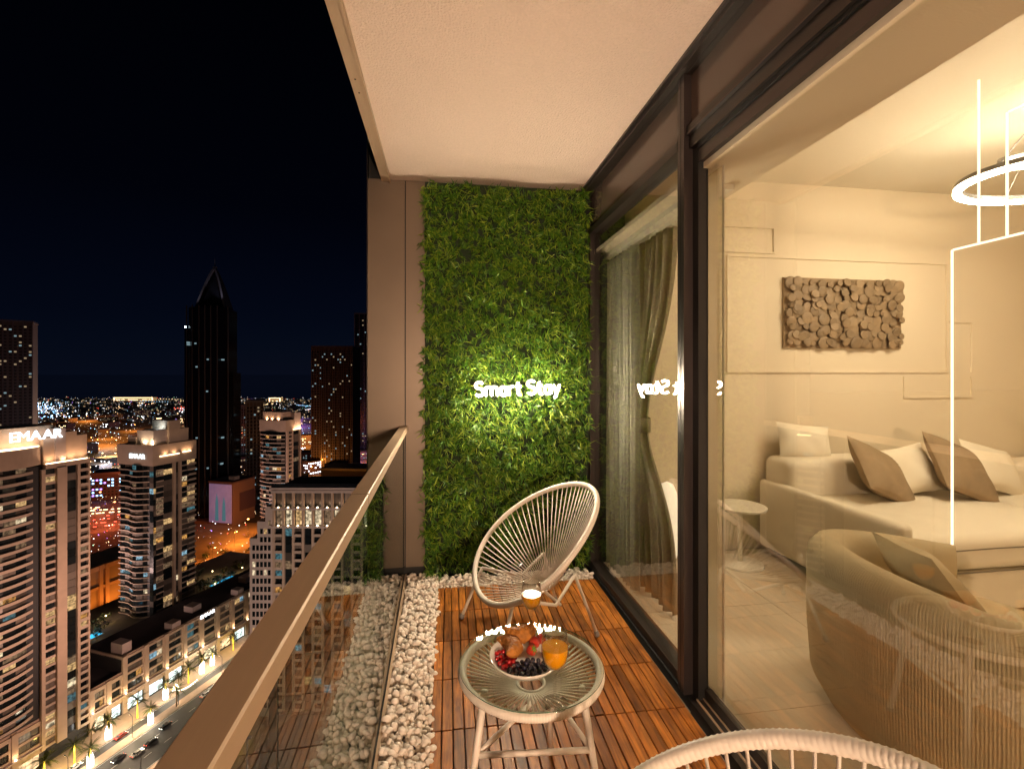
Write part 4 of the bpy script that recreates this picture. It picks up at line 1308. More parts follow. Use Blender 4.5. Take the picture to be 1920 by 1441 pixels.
spot(t2, (-0.2, 8.0, 111.0), (3.5, 8.0, 115.5), 1800, (1.0, 0.78, 0.50), 140, 0.8)
spot(t2, (5.5, 5.0, 119.0), (10.5, 7.0, 121.5), 1500, (0.7, 0.9, 1.0), 130, 0.8)
for ax in (6, 11, 17, 20):
    spot(t2, (ax, -2.0, 104.5), (ax, 0.5, 109.0), 700, WARM, 120, 0.8)

# ---- third tower of the row
t3 = thing("residential_tower", "farther stone tower with a bare floodlit crown and no sign", "tower", W(171.0, -47.0), SA)
MB().box(0.6, 14.5, 0.8, 24, 6, 106).build("core", M_core, t3)
facade(t3, I4, [('P0.9', 0.0, 1.8), ('bal', 1.9, 5.0), ('P0.9', 5.1, 6.6), ('glass', 6.7, 13.4), ('P1.2', 13.5, 14.8)], 10.0, 31, FH, 0.2, 0.3)
curved_bay(t3, LF @ T4(0, 0.6, 0), 0.0, 24.0, 2.6, 10.0, 31, FH, 7, 0.75, 0.18, 0.5, hi=0.6)
MB().box(-1.0, 9.0, -0.4, 24.6, 104.5, 113.2).build("parapet", M_stone, t3)
MB().box(-0.2, 8.0, 3.0, 22, 113.22, 119.5).build("roof_block", M_stone, t3)
MB().box(8.02, 15.0, -0.6, 14, 104.5, 118.5).build("roof_block", M_stone2, t3)
MB().box(6.5, 14.8, -1.2, -0.7, 105.5, 105.9).build("light_strip", M_strip, t3)
for ax in (9, 12, 14.5):
    spot(t3, (ax, -2.6, 105.5), (ax, 1.0, 113.0), 1500, WARM, 130, 0.8)
for yy in (7, 13, 18):
    spot(t3, (-0.8, yy, 113.6), (2.5, yy, 117.0), 1500, WARM, 130, 0.8)

# ---- block with the columned crown, across the boulevard
b4 = thing("columned_block", "pale apartment block with a lit columned crown seen past the handrail", "building", (-83.1, 219.5, G), FWD)
MB().box(0.6, 96, 1.2, 26, 0, 77).box(6.5, 96, 1.2, 26, 77, 84.5).box(10.2, 96, 1.4, 26, 84.5, 99).build("core", M_core, b4)
# stepped stone wing with small windows
for x0, x1, zt in ((0.0, 3.3, 77.6), (3.3, 6.8, 85.0), (6.8, 10.2, 91.4)):
    MB().box(x0, x1-0.01, 0.0, 14, 0, zt).build("stone_wing", M_stone2, b4)
sw = panes(1.15, 2.2, 1, d=0.20)
for k in range(23):
    for i, x in enumerate((1.2, 2.9, 4.6, 6.3, 8.0)):
        z = 4 + k*3.6
        if z > (73, 73, 81, 81, 87)[i]: continue
        inst("window", sw, b4, T4(x, -0.10, z), M_wd if crnd.random() > 0.1 else LIT[crnd.choice((0, 2, 3))])
secs = []
x = 10.2; k = 0
while x < 92:
    secs.append(('P0.7', x, x+1.05)); secs.append(('bal' if k % 2 == 0 else 'glass', x+1.06, x+4.24)); x += 4.25; k += 1
facade(b4, I4, secs, 3.0, 22, 3.6, 0.12, 0.35)
x = 10.2
MB().box(9.8, 96, -1.0, 1.3, 82.25, 83.1).box(9.8, 96, -1.0, 1.3, 90.2, 91.0).box(9.8, 96, -1.2, 4, 97.6, 98.6).box(9.4, 96, -1.6, 6, 99.02, 100.0).build("cornice", M_stone2, b4)
colm = MB().box(0, 0.8, -0.8, 0.4, 0, 14.4).mesh("column")
wlo = panes(2.9, 6.4, 2); whi = panes(2.6, 5.6, 2)
lampm = MB().lathe([(0.28, 0.0), (0.40, 0.2), (0.28, 0.5), (0.0, 0.55)], 8).mesh("crown_lamp")
M_crownlamp = glow("crown_lamp_glow", (1.0, 0.78, 0.50), 9.0)
k = 0
while x < 92:
    inst("column", colm, b4, T4(x+0.1, -0.1, 83.12), M_stone)
    inst("window", wlo, b4, T4(x+1.1, 0.9, 83.4), LIT[2] if crnd.random() < 0.45 else (LIT[0] if crnd.random() < 0.5 else LIT[3]))
    inst("window", whi, b4, T4(x+1.2, 1.2, 91.4), M_wd2 if crnd.random() < 0.8 else LIT[3])
    inst("crown_lamp", lampm, b4, T4(x+2.6, -0.75, 91.02), M_crownlamp)
    inst("crown_lamp", lampm, b4, T4(x+2.6, -0.75, 83.12), M_crownlamp)
    if k < 9:
        spot(b4, (x+2.6, -0.8, 91.8), (x+2.6, 1.6, 97), 260, WARM, 130, 0.8); spot(b4, (x+2.6, -0.8, 83.9), (x+2.6, 1.6, 89), 220, WARM, 130, 0.8)
    x += 4.25; k += 1

# ---- long podium along the boulevard
pod = thing("boulevard_podium", "long four storey stone podium with lit shop fronts along the boulevard", "building", W(0, 0), SA)
MB().box(-60, -5.8, 0.6, 26, 0, 17.2).box(9.8, 22.6, 0.6, 30, 0, 17.2).box(22.6, 170, 0.6, 26, 0, 23.6).build("core", M_core, pod)
MB().box(-60, -5.8, 0.9, 26, 17.2, 17.5).box(9.8, 22.6, 0.9, 30, 17.2, 17.5).box(22.6, 170, 1.2, 26, 23.6, 23.9).build("roof_deck", M_roof, pod)
pw = panes(5.6, 2.7, 3); pw2 = panes(2.4, 2.7, 2); shop = panes(5.8, 4.6, 3)
LSHOP = [lit("shop_cream", (1.0, 0.82, 0.50), 1.6, 0.5), lit("shop_warm", (1.0, 0.66, 0.34), 1.3, 0.5), lit("shop_white", (0.85, 1.0, 0.95), 1.9, 0.5)]
upm = MB().lathe([(0.2, 0.0), (0.3, 0.25), (0.22, 0.5), (0.0, 0.52)], 8).mesh("uplight")
M_up = glow("uplight_glow", (1.0, 0.80, 0.55), 10.0)
bays = [(-60+9.03*k, 9.03) for k in range(6)] + [(9.8, 6.4), (16.2, 6.4)] + [(22.6+9.3*k, 9.3) for k in range(15)]
for a, bw in bays:
    zt = 17.6 if a < 22 else 24.4
    rows = (9.4, 13.2) if a < 22 else (9.4, 13.2, 17.0, 20.6)
    ztop = 16.0 if a < 22 else 23.35
    inst("column", MB().box(0, 1.8, -0.5, 0.6, 0, zt+0.5).mesh("column"), pod, T4(a, 0, 0), M_stone)
    inst("uplight", upm, pod, T4(a+0.9, -0.85, 8.6), M_up)
    if -30 < a < 110:
        spot(pod, (a+0.9, -1.3, 8.9), (a+0.9, 0.2, 14), 900, (1.0, 0.66, 0.38), 110, 0.8)
    w1 = (bw-3.2)*0.64; w2 = bw-3.2-w1
    m1, m2 = panes(w1-0.2, 2.7, 3), panes(w2, 2.7, 1)
    sm = MB().box(1.8, bw, -0.15, 0.6, 0, 0.95).mesh("spandrel")
    for z in rows:
        inst("window", m1, pod, T4(a+2.1, 0.35, z), win_mat(0.2, 0.2)); inst("window", m2, pod, T4(a+2.1+w1, 0.35, z), win_mat(0.2, 0.2))
        inst("spandrel", sm, pod, T4(a, 0, z-0.96), M_stone)
    inst("spandrel", MB().box(1.8, bw, -0.15, 0.6, 0, zt-ztop).mesh("spandrel"), pod, T4(a, 0, ztop), M_stone)
    inst("pier", MB().box(bw-0.8, bw-0.02, -0.2, 0.6, 8.5, zt).mesh("pier"), pod, T4(a, 0.01, 0), M_stone)
    inst("ledge", MB().box(0, bw-0.02, -1.2, 0.3, 7.9, 8.5).mesh("ledge"), pod, T4(a, 0, 0), M_stone2)
    inst("shop_window", panes(bw-3.0, 4.6, 3), pod, T4(a+2.2, 0.3, 0.6), LSHOP[crnd.randrange(3)] if crnd.random() < 0.75 else M_wd2)
    inst("shop_fascia", MB().box(1.8, bw, -0.1, 0.6, 5.4, 7.9).mesh("shop_fascia"), pod, T4(a, 0, 0), M_stone)
letters("EMAAR", pod, 1.9, 0.3, T4(59.5, -0.6, 23.2), glow("podium_sign_light", (0.9, 0.95, 1.0), 3.0))
for a, y0, w, d, h in ((24.5, 3, 4, 7, 5.0), (46, 1.4, 4.4, 5, 3.4), (62, 8, 5, 6, 3.0), (84, 1.4, 4, 5, 3.0), (98, 10, 8, 6, 3.2), (12, 14, 6, 9, 4.5)):
    inst("roof_housing", MB().box(0, w, 0, d, 0, h).mesh("roof_housing"), pod, T4(a, y0, 23.9 if a > 22 else 17.5), M_stone2)
MB().box(22.6, 170, 0.6, 1.19, 23.6, 24.9).box(22.6, 23.2, 1.2, 26, 23.6, 24.9).box(9.8, 22.59, 0.6, 0.89, 17.2, 18.4).box(-60, -5.8, 0.6, 0.89, 17.2, 18.4).build("roof_parapet", M_stone, pod)

# ---- garage and pool deck behind the podium
gar = thing("parking_deck", "grey parking deck with dark openings and a pool terrace behind the podium", "building", W(0, -27), SA)
MB().box(12, 150, 0, 52, 0, 17.0).build("wall", pm("grey_render", (0.20, 0.17, 0.15), 0.9, var=0.15, vscale=0.2), gar)
for k in range(15):
    a = 16 + k*9
    inst("opening", MB().box(0, 5.5, -0.06, 0.1, 0, 1.6).mesh("opening"), gar, T4(a, 0, 13.6), M_core)
M_pool = pm("lit_pool_water", (0.02, 0.30, 0.42), 0.05, emit=(0.05, 0.55, 0.95), estr=1.1, sample=False, var=0.2, vscale=0.6)
for nm_a, nm_y, w, d, lb in ((100, 9, 16, 5, "long glowing blue swimming pool beyond the second signed tower"), (38, 18, 5.5, 4.5, "small glowing blue pool between the two signed towers")):
    c_ = W(nm_a, -27-nm_y, 17.02)
    p = thing("swimming_pool", lb, "pool", c_, SA, "lit pools on the podium deck")
    MB().box(-0.5, w+0.5, -0.5, 0, 0, 0.4).box(-0.5, w+0.5, d, d+0.5, 0, 0.4).box(-0.5, 0, 0, d, 0, 0.4).box(w, w+0.5, 0, d, 0, 0.4).build("coping", M_stone2, p)
    MB().box(0, w, 0, d, 0, 0.3).build("water", M_pool, p)
    point(p, (w/2, d/2, 2.5), 260, (0.3, 0.75, 1.0), 0.5)

# ---- floodlit orange hall behind
hall = thing("framed_hall", "windowless hall with recessed panels under orange floodlight behind the towers", "building", W(70, -112), SA)
MB().box(0, 60, 0.5, 30, 0, 27).build("wall", pm("hall_render", (0.36, 0.26, 0.17), 0.9), hall)
M_hf = pm("hall_frame", (0.55, 0.36, 0.24), 0.9)
for x0, x1, z0, z1 in ((0, 60, 25.2, 28), (0, 60, 13.5, 15.2), (0, 60, 0, 1.5)):
    inst("frame_band", MB().box(x0, x1, -0.6, 0.49, z0, z1).mesh("frame_band"), hall, I4, M_hf)
for x in (0, 14, 17.5, 31, 45, 58):
    inst("frame_post", MB().box(x, x+2.0, -0.9, 0.48, 0, 28.2).mesh("frame_post"), hall, I4, M_hf)
SOD = (1.0, 0.30, 0.04)
for x in (6, 22, 38):
    spot(hall, (x, -9, 1.5), (x, 0, 12), 9000, SOD, 130, 0.8)

# ---- billboard building
bb = thing("billboard_building", "boxy hotel block with a violet skyline billboard on one end", "building", (-203.6, 497.5, G), RAD(68))
MB().box(0, 28, 0, 29, 0, 41).build("wall", pm("brown_render", (0.17, 0.11, 0.11), 0.9, var=0.1), bb)
MB().box(-0.4, 28.4, -0.4, 29.4, 41, 42.6).build("parapet", pm("dark_parapet", (0.10, 0.06, 0.07), 0.9), bb)
MB().box(8, 28.4, -0.5, 0.0, 12, 30).build("recess_panel", pm("violet_brown_panel", (0.07, 0.04, 0.07), 0.8), bb)
MB().box(8, 14, 6, 13, 42.6, 46).build("roof_housing", M_stone2, bb)
bbp = MB().box(-0.6, -0.1, 1.5, 28, 2, 40).build("billboard", pm("violet_billboard", (0.30, 0.26, 0.45), 0.6, emit=(0.42, 0.34, 0.66), estr=0.20, sample=False, var=0.3, vscale=0.1), bb)
for yy, w, h in ((8.0, 4.4, 24), (16.5, 4.2, 27)):
    MB().add([(-0.75, yy, 4), (-0.75, yy+w, 4), (-0.75, yy+w*0.85, 4+h*0.7), (-0.75, yy+w*0.5, 4+h), (-0.75, yy+w*0.15, 4+h*0.7)], [(0, 1, 2, 3, 4)]).build("printed_tower", pm("teal_print", (0.05, 0.16, 0.20), 0.6, emit=(0.06, 0.22, 0.28), estr=0.5, sample=False), bbp)

# ------------------------------------------------------------------ palms, lamps and cars on the boulevard
M_trunk = pm("palm_trunk", (0.16, 0.10, 0.05), 0.9, var=0.3, vscale=2, bump=0.6, bscale=6)
M_trunklit = pm("palm_trunk_light_wrap", (0.3, 0.2, 0.05), 0.9, emit=(1.0, 0.66, 0.05), estr=1.6, sample=False, var=0.2, vscale=3)
M_frond = leaf_mat("palm_frond", (0.020, 0.035, 0.008), (0.05, 0.075, 0.014), (0.13, 0.13, 0.03))
M_curtain = glow("light_curtain", (1.0, 0.97, 0.90), 8.0)
def palm_crown(seed):
    q = random.Random(seed); b = MB()
    for k in range(24):
        az = k*2.4 + q.uniform(-.2, .2); el = q.uniform(-0.35, 1.15); ln = q.uniform(3.8, 4.9)
        p = Vector((0, 0, 0)); d = Vector((math.cos(az)*math.cos(el), math.sin(az)*math.cos(el), math.sin(el)))
        side = Vector((-math.sin(az), math.cos(az), 0))
        st = 7
        for j in range(st):
            w = 0.62*math.sin(math.pi*min(1, (j+1.2)/(st+0.6)))
            n_ = p + d*(ln/st)
            up = side.cross(d).normalized()
            for sgn in (1, -1):
                for h_ in (0.0, 0.5):
                    base = p + d*(ln/st)*h_
                    tip = base + side*(sgn*w) + d*(ln/st*0.9) - up*(0.14) + Vector((0, 0, -0.10))
                    b.add([base - d*0.03, base + d*(ln/st*0.42), tip], [(0, 1, 2)])
            b.add([p - side*0.03, p + side*0.03, n_ + side*0.02, n_ - side*0.02], [(0, 1, 2, 3)])
            p = n_; d = (d + Vector((0, 0, -0.20))).normalized()
    return b.mesh("crown")
crowns = [palm_crown(i) for i in range(3)]
trunk_me = MB().tube([(0, 0, 0), (0.05, 0, 2.5), (0.02, 0.03, 5.0), (0, 0, 7.2)], [0.34, 0.26, 0.23, 0.27], 10).mesh("trunk", smooth=True)
cur_b = MB(); q = random.Random(9)
for i in range(9):
    a = 2*math.pi*i/9; h = q.uniform(3.8, 6.0); z0 = q.uniform(0.1, 0.4)
    x, y = 0.95*math.cos(a), 0.95*math.sin(a)
    cur_b.tube([(x, y, z0), (x, y, z0+h*0.8), (x*0.9, y*0.9, z0+h)], [0.10, 0.10, 0.02], 5)
cur_me = cur_b.mesh("light_curtain")
def palm(a, b_, kind, label, i, s=1.0):
    t = thing("palm_tree", label, "palm tree", W(a, b_, 0.14), i*1.3, "palms along the boulevard")
    t.scale = (s, s, s)
    mobj("trunk", trunk_me, M_trunklit if kind in ('y', 'c') else M_trunk, t)
    mobj("crown", crowns[i % 3], M_frond, t, (0, 0, 7.1))
    if kind == 'c':
        mobj("light_curtain", cur_me, M_curtain, t)
        point(t, (0.9, -0.9, 6.2), 2200, (1.0, 0.86, 0.60), 0.8)
    elif kind == 'y':
        point(t, (0.7, -0.7, 5.6), 1300, (1.0, 0.72, 0.16), 0.5)
palms = [(-1.4, 10.2, 'y', "palm with a yellow lit trunk at the foot of the largest signed tower"),
 (-1.0, 18.2, 'c', "palm wrapped in a white light curtain nearest the picture's bottom edge"),
 (10.8, 9.6, 'c', "palm in a white light curtain just past the largest signed tower"),
 (22.7, 8.8, 'y', "yellow lit palm on the pavement before the low podium end"),
 (21.7, 18.0, 'c', "palm in a white light curtain on the median beside the dark cars"),
 (35.1, 8.6, 'c', "palm in a white light curtain with a light garland beside it"),
 (46.6, 8.2, 'y', "yellow lit palm on the pavement halfway along the podium"),
 (54.1, 7.8, 'c', "palm in a white light curtain halfway along the podium"),
 (60.6, 7.0, 'c', "palm in a white light curtain under the small podium sign"),
 (74.0, 6.0, 'y', "yellow lit palm farthest along the podium, by the handrail"),
 (33.0, 18.0, 'n', "unlit palm on the median between the lit ones"),
 (-10.5, 9.8, 'y', "yellow lit palm in the picture corner below the podium"),
 (18.6, 63.0, 'y', "yellow lit palm seen through the railing glass"),
 (41.0, 9.0, 'n', "dark leafy palm on the pavement between lit palms"),
 (5.0, 9.0, 'n', "dark palm beside the entrance of the largest signed tower")]
for i, (a, b_, k, lb) in enumerate(palms):
    palm(a, b_, k, lb, i, 0.92 + 0.05*(i % 4))
# garland of bulbs by the road
gl = thing("light_garland", "sagging garland of white bulbs beside the road", "string lights", W(36, 10.5, 4.2), SA)
pts = [(t*9.0, -t*5.0, -1.8*math.sin(math.pi*t)) for t in [i/12 for i in range(13)]]
MB().tube(pts, 0.07, 5).build("wire", M_trunklit, gl)
bulb = MB().lathe([(0.0, -0.3), (0.26, -0.12), (0.26, 0.12), (0.0, 0.3)], 8).mesh("bulb")
for p in pts[1:]:
    inst("bulb", bulb, gl, Matrix.Translation((p[0], p[1], p[2]-0.3)), M_curtain)
for z, (x, y) in ((0, (0, 0)), (1, (9, -5))):
    MB().tube([(x, y, -4.1), (x, y, 0.2)], 0.08, 6).build("post", M_fin, gl)
# street lamps
M_lamphead = glow("street_lamp_head", (1.0, 0.86, 0.62), 22.0)
def street_lamp(a, b_, label, e=16000, c=(1.0, 0.74, 0.48), grp="street lamps along the boulevard"):
    t = thing("street_lamp", label, "street lamp", W(a, b_, 0.14), SA, grp)
    MB().tube([(0, 0, 0), (0, 0, 8.6), (0, 0.4, 9.2), (0, 1.4, 9.4)], [0.13, 0.09, 0.07, 0.06], 8).build("pole", M_fin, t, smooth=True)
    MB().box(-0.18, 0.18, 1.2, 2.1, 9.32, 9.46).build("lamp_head", M_fin, t)
    MB().box(-0.14, 0.14, 1.25, 2.05, 9.27, 9.31).build("lamp_glass", M_lamphead, t)
    spot(t, (0, 1.65, 9.2), (0, 1.65, 0), e, c, 150, 0.5, 0.3)
for i, a in enumerate((-8, 14, 34, 56, 80, 108)):
    street_lamp(a, 18.0 + (i % 2)*0.4, ["street lamp on the median nearest the picture's bottom", "street lamp on the median before the low podium end", "street lamp on the median beside the light garland", "street lamp on the median before the podium sign", "street lamp on the median hidden close to the handrail", "farthest street lamp on the median"][i])
for i, a in enumerate((0, 40, 80)):
    street_lamp(a, 43.0, ["street lamp on the far median, first of three", "street lamp on the far median, second of three", "street lamp on the far median, third of three"][i])

def car_mesh_parts():
    prof = [(-2.2, .35), (-2.25, .62), (-2.1, .88), (-1.45, .98), (-0.85, 1.42), (0.55, 1.44), (1.25, 1.02), (2.05, .86), (2.25, .60), (2.2, .32)]
    body = MB().prism_y(prof, -0.86, 0.86)
    for i, (x, y, z) in enumerate(body.v):
        if z > 1.1: body.v[i] = (x, y*0.80, z)
        elif z > .95: body.v[i] = (x, y*0.95, z)
    gls = MB()
    for s in (1, -1):
        gls.add([(-1.30, s*.835, 1.02), (1.10, s*.835, 1.04), (0.50, s*.715, 1.38), (-0.82, s*.715, 1.37)], [(0, 1, 2, 3)])
    gls.add([(1.22, -.72, 1.055), (1.22, .72, 1.055), (0.62, .62, 1.42), (0.62, -.62, 1.42)], [(0, 1, 2, 3)])
    gls.add([(-1.40, -.72, 1.04), (-1.40, .72, 1.04), (-0.92, .62, 1.40), (-0.92, -.62, 1.40)], [(0, 1, 2, 3)])
    wheel = MB().lathe([(0.20, -0.11), (0.32, -0.11), (0.34, -0.06), (0.34, 0.06), (0.32, 0.11), (0.20, 0.11)], 14)
    wheel.v = [(x, z, y) for x, y, z in wheel.v]
    hl = MB().box(-0.04, 0.04, -0.16, 0.16, -0.07, 0.07)
    return body.mesh("body"), gls.mesh("windows"), wheel.mesh("wheel"), hl.mesh("headlight"), MB().box(-0.04, 0.04, -0.18, 0.18, -0.06, 0.06).mesh("taillight")
CB, CG, CW, CH, CT = car_mesh_parts()
M_head = glow("headlight_glow", (1.0, 0.96, 0.86), 14.0); M_tail = glow("taillight_glow", (1.0, 0.05, 0.02), 4.0)
def car(a, b_, rz, colr, label):
    t = thing("car", label, "car", W(a, b_, 0.02), SA+rz, "cars on the boulevard")
    mobj("body", CB, pm("car_paint", colr, 0.25, metal=0.2, coat=0.6), t)
    mobj("windows", CG, M_wd, t)
    for x in (-1.35, 1.35):
        for y in (-0.80, 0.80):
            mobj("wheel", CW, M_black, t, (x, y, 0.34))
    for y in (-0.6, 0.6):
        mobj("headlight", CH, M_head, t, (2.2, y, 0.66)); mobj("taillight", CT, M_tail, t, (-2.2, y, 0.72))
car(22.5, 25.4, math.pi, (0.02, 0.02, 0.025), "black car on the boulevard nearest the median palms")
car(14.2, 28.4, 0, (0.03, 0.03, 0.035), "dark car beside the handrail on the boulevard")
car(4.6, 24.6, math.pi, (0.05, 0.05, 0.06), "dark car lowest in the picture on the boulevard")
car(8.5, 29.0, 0, (0.35, 0.34, 0.33), "silver car in the outer lane of the boulevard")
car(42.2, 24.0, 0, (0.55, 0.54, 0.52), "pale car farther up the boulevard by the garland")
car(13.0, 13.4, 0, (0.25, 0.05, 0.04), "red car in the service lane beside the pavement")
car(-3.0, 13.2, 0, (0.60, 0.58, 0.55), "white car in the service lane in the picture corner")

# floodlight masts added across the street to brighten the tower fronts
def mast(a, b_, h, aims, label, e, c=PINK):
    t = thing("fill_light_mast", label, "floodlight", W(a, b_, 0.0), 0, "added floodlight masts")
    MB().tube([(0, 0, 0), (0, 0, h)], [0.35, 0.2], 8).build("mast", M_fin, t, smooth=True)
    MB().box(-1.2, 1.2, -0.3, 0.3, h, h+0.9).build("lamp_rack", M_fin, t)
    for aim in aims:
        w = Vector(W(*aim)); base = Vector(W(a, b_, 0.0))
        spot(t, (0, 0, h+1.2), w - base, e, c, 75, 0.9, 1.0)
mast(-8, 100, 34, [(-4, 0, 40), (-4, 0, 85)], "tall added floodlight mast across the boulevard below the picture", 270000)
mast(55, 96, 34, [(70, -30, 50), (70, -30, 90), (60, 0, 12)], "tall added floodlight mast across the boulevard farther along", 260000)
mast(150, 60, 40, [(175, -45, 70)], "tall added floodlight mast beyond the columned block", 300000)
fm = thing("fill_light_mast", "added floodlight mast at the foot of our own tower facing the columned block", "floodlight", (-40, 120, G), 0, "added floodlight masts")  # unseen mast added to light the columned block
MB().tube([(0, 0, 0), (0, 0, 30)], [0.35, 0.2], 8).build("mast", M_fin, fm, smooth=True)
spot(fm, (0, 0, 31), (-12, 100, 62), 200000, (1.0, 0.74, 0.62), 95, 0.9, 1.0)

mast(18, -82, 26, [(60, -48, 45), (60, -48, 85)], "added floodlight mast behind the largest signed tower", 150000, (1.0, 0.66, 0.58))  # this and the next are added to light the towers' left faces
mast(120, -96, 26, [(168, -58, 70)], "added floodlight mast behind the second signed tower", 190000, (1.0, 0.66, 0.58))

# ------------------------------------------------------------------ farther towers
def cam_xy(u, zc):
    """a map position zc metres ahead of the balcony in the direction of column u"""
    xc = (u-960)/882.4*zc
    c_, s_ = math.cos(-FWD), math.sin(-FWD)
    return (xc*c_ + zc*s_, -xc*s_ + zc*c_)
M_tiny = [glow("far_light_warm", (1.0, 0.66, 0.34), 5.0), glow("far_light_white", (0.95, 0.95, 1.0), 5.0), glow("far_light_blue", (0.30, 0.62, 1.0), 5.0), glow("far_light_red", (1.0, 0.10, 0.05), 4.0), glow("far_light_violet", (0.45, 0.22, 1.0), 4.0), glow("far_light_green", (0.45, 1.0, 0.6), 3.0)]
def grid_tower(nm, label, u, zc, w, d, h, rz, mat, nwx, fh, plit, wmat=None, pil=True, cap=None, lits=(0, 1)):
    x, y = cam_xy(u, zc)
    t = thing(nm, label, "tower", (x, y, G), rz)
    MB().box(-w/2, w/2, 0, d, 0, h).build("wall", mat, t)
    nf = int((h-8)/fh); q = random.Random(int(u))
    for f_, (ww, fx) in enumerate(((w, lambda s: T4(-w/2 + s, -0.12, 0)), (d, lambda s: Matrix(((0, 1, 0, -w/2-0.12), (-1, 0, 0, d-s), (0, 0, 1, 0), (0, 0, 0, 1)))))):
        bands = {}
        n = nwx if f_ == 0 else max(2, int(nwx*d/w))
        sp = ww/n
        wins = [MB() for _ in range(3)]
        for k in range(nf):
            for i in range(n):
                r = q.random(); m = 0 if r > plit else (1 if q.random() < 0.6 else 2)
                wins[m].box(i*sp+sp*0.22, i*sp+sp*0.74, -0.1, 0.1, 4+k*fh+fh*0.3, 4+k*fh+fh*0.75)
        for m, b in enumerate(wins):
            if b.v:
                o = inst("windows", b.mesh("windows"), t, fx(0), wmat if m == 0 and wmat else (M_wd, M_tiny[lits[0]], M_tiny[lits[1]])[m]); o["kind"] = "stuff"
        if pil:
            for i in range(0, n+1, max(1, n//6)):
                inst("fin", MB().box(-0.5, 0.5, -0.6, 0.0, 0, h).mesh("fin"), t, fx(min(ww-0.5, max(0.5, i*sp))), M_fin)
    MB().box(-w/2-0.6, w/2+0.6, -0.7, d+0.6, h, h+2.5).build("parapet", M_fin, t)
    if cap: cap(t)
    return t
M_dw = pm("dim_stone_tower", (0.050, 0.042, 0.040), 0.8)
M_dw2 = pm("dim_brown_tower", (0.055, 0.046, 0.042), 0.8)
for m_, c_, e_ in (("dim_lit_warm", (1.0, 0.7, 0.4), 1.0),):
    M_dimw = lit(m_, c_, e_, 0.15)
M_tiny_dim = [glow("tower_window_warm", (1.0, 0.72, 0.42), 0.32), glow("tower_window_cool", (0.6, 0.9, 1.0), 0.32)]
M_tiny += M_tiny_dim
grid_tower("office_tower", "dark tower cut off by the picture's edge above the large sign", 5, 620, 56, 40, 218, RAD(30), M_dw, 12, 4.2, 0.10, lits=(6, 7))
grid_tower("brown_tower", "broad brown tower with scattered lit windows beside the bronze end wall", 632, 700, 46, 40, 188, RAD(-6), M_dw2, 14, 4.0, 0.11, lits=(6, 7))
grid_tower("office_tower", "dark slab joined to the side of the broad brown tower", 594, 716, 16, 36, 189, RAD(-6), M_dw, 4, 4.0, 0.10, lits=(7, 6))
grid_tower("office_tower", "tall dark tower half hidden by the bronze end wall", 692, 880, 54, 40, 260, RAD(-6), M_darkglass, 12, 4.4, 0.06, lits=(7, 6))
grid_tower("office_tower", "narrow dark tower standing right behind the unsigned stone tower", 478, 540, 18, 26, 116, RAD(20), M_dw, 5, 4.0, 0.10, lits=(7, 6))
grid_tower("office_block", "long dark block with rows of cool lit floors behind the columned crown", 650, 520, 60, 30, 42, RAD(-14), M_dw2, 16, 3.8, 0.40, lits=(7, 6), pil=False)
grid_tower("office_block", "low block with a blue lit facade between the signed towers", 215, 560, 44, 26, 30, RAD(15), M_dw, 12, 3.6, 0.35, lits=(2, 4), pil=False)
grid_tower("office_tower", "slim distant tower just left of the unsigned stone tower", 452, 760, 14, 18, 96, RAD(10), M_dw, 4, 4.0, 0.2, lits=(7, 6))

# the black pointed tower
pt = thing("pointed_tower", "tall black glass tower rising to a pointed sail crown", "tower", (*cam_xy(400, 507), G), FWD + RAD(12))
HS = 218.0
oct_ = [(-18, -14), (-12, -21), (12, -21), (18, -14), (18, 16), (-18, 16)]
MB().prism(oct_, 0, HS).build("shaft", M_darkglass, pt)
MB().box(-23.5, -18.2, -10, 12, 0, 196).box(18.2, 22.5, -8, 14, 0, 150).build("side_wing", M_darkglass, pt)
for x in (-19.5, -11.6, -5.5, 0.0, 5.5, 11.6, 19.5):
    yb = -21.6 if abs(x) < 12 else -15.2
    inst("fin", MB().box(-0.45, 0.45, 0, 1.0, 0, HS+2).mesh("fin"), pt, T4(x, yb, 0), M_fin)
# crown: two curved sails leaning together
def sail(sgn):
    n = 10; V = []; F = []
    for i in range(n+1):
        t = i/n
        xo_ = sgn*14.5*(1-t)**0.72 + (1.5 if sgn > 0 else 1.5)
        z = HS + 46*t
        for dx_, yy in ((0, -13*(1-t*0.85)), (0, 12*(1-t*0.85)), (-sgn*1.8, 12*(1-t*0.85)), (-sgn*1.8, -13*(1-t*0.85))):
            V.append((xo_+dx_, yy, z))
    for i in range(n):
        for j in range(4):
            F.append((i*4+j, i*4+(j+1) % 4, i*4+4+(j+1) % 4, i*4+4+j))
    F += [(0, 3, 2, 1), (n*4, n*4+1, n*4+2, n*4+3)]
    return MB().add(V, F)
for s_ in (1, -1):
    sail(s_).build("crown_sail", M_fin, pt)
MB().add([(-13, -12, HS), (13, -12, HS), (13, 10, HS), (-13, 10, HS), (1.5, -1, HS+41)], [(0, 1, 4), (1, 2, 4), (2, 3, 4), (3, 0, 4)]).build("crown_core", M_darkglass, pt)
MB().tube([(1.5, 0, HS+44), (1.5, 0, HS+56)], [0.5, 0.15], 6).build("spire", M_fin, pt)
b = MB(); q = random.Random(31)
for k in range(13):
    x = q.choice((-16, -8, -3, 3, 8, 16)) + q.uniform(-1, 1); z = q.uniform(20, 170) if k > 3 else q.uniform(150, 190)
    b.box(x-0.9, x+0.9, -21.5 if abs(x) < 12 else -17.5, -21.1, z, z+1.4)
b.build("lit_windows", M_tiny_dim[1], pt)
MB().box(-23, -21, -10.6, -10.1, 197, 199).build("corner_beacon", glow("beacon_light", (0.7, 0.92, 1.0), 16.0), pt)
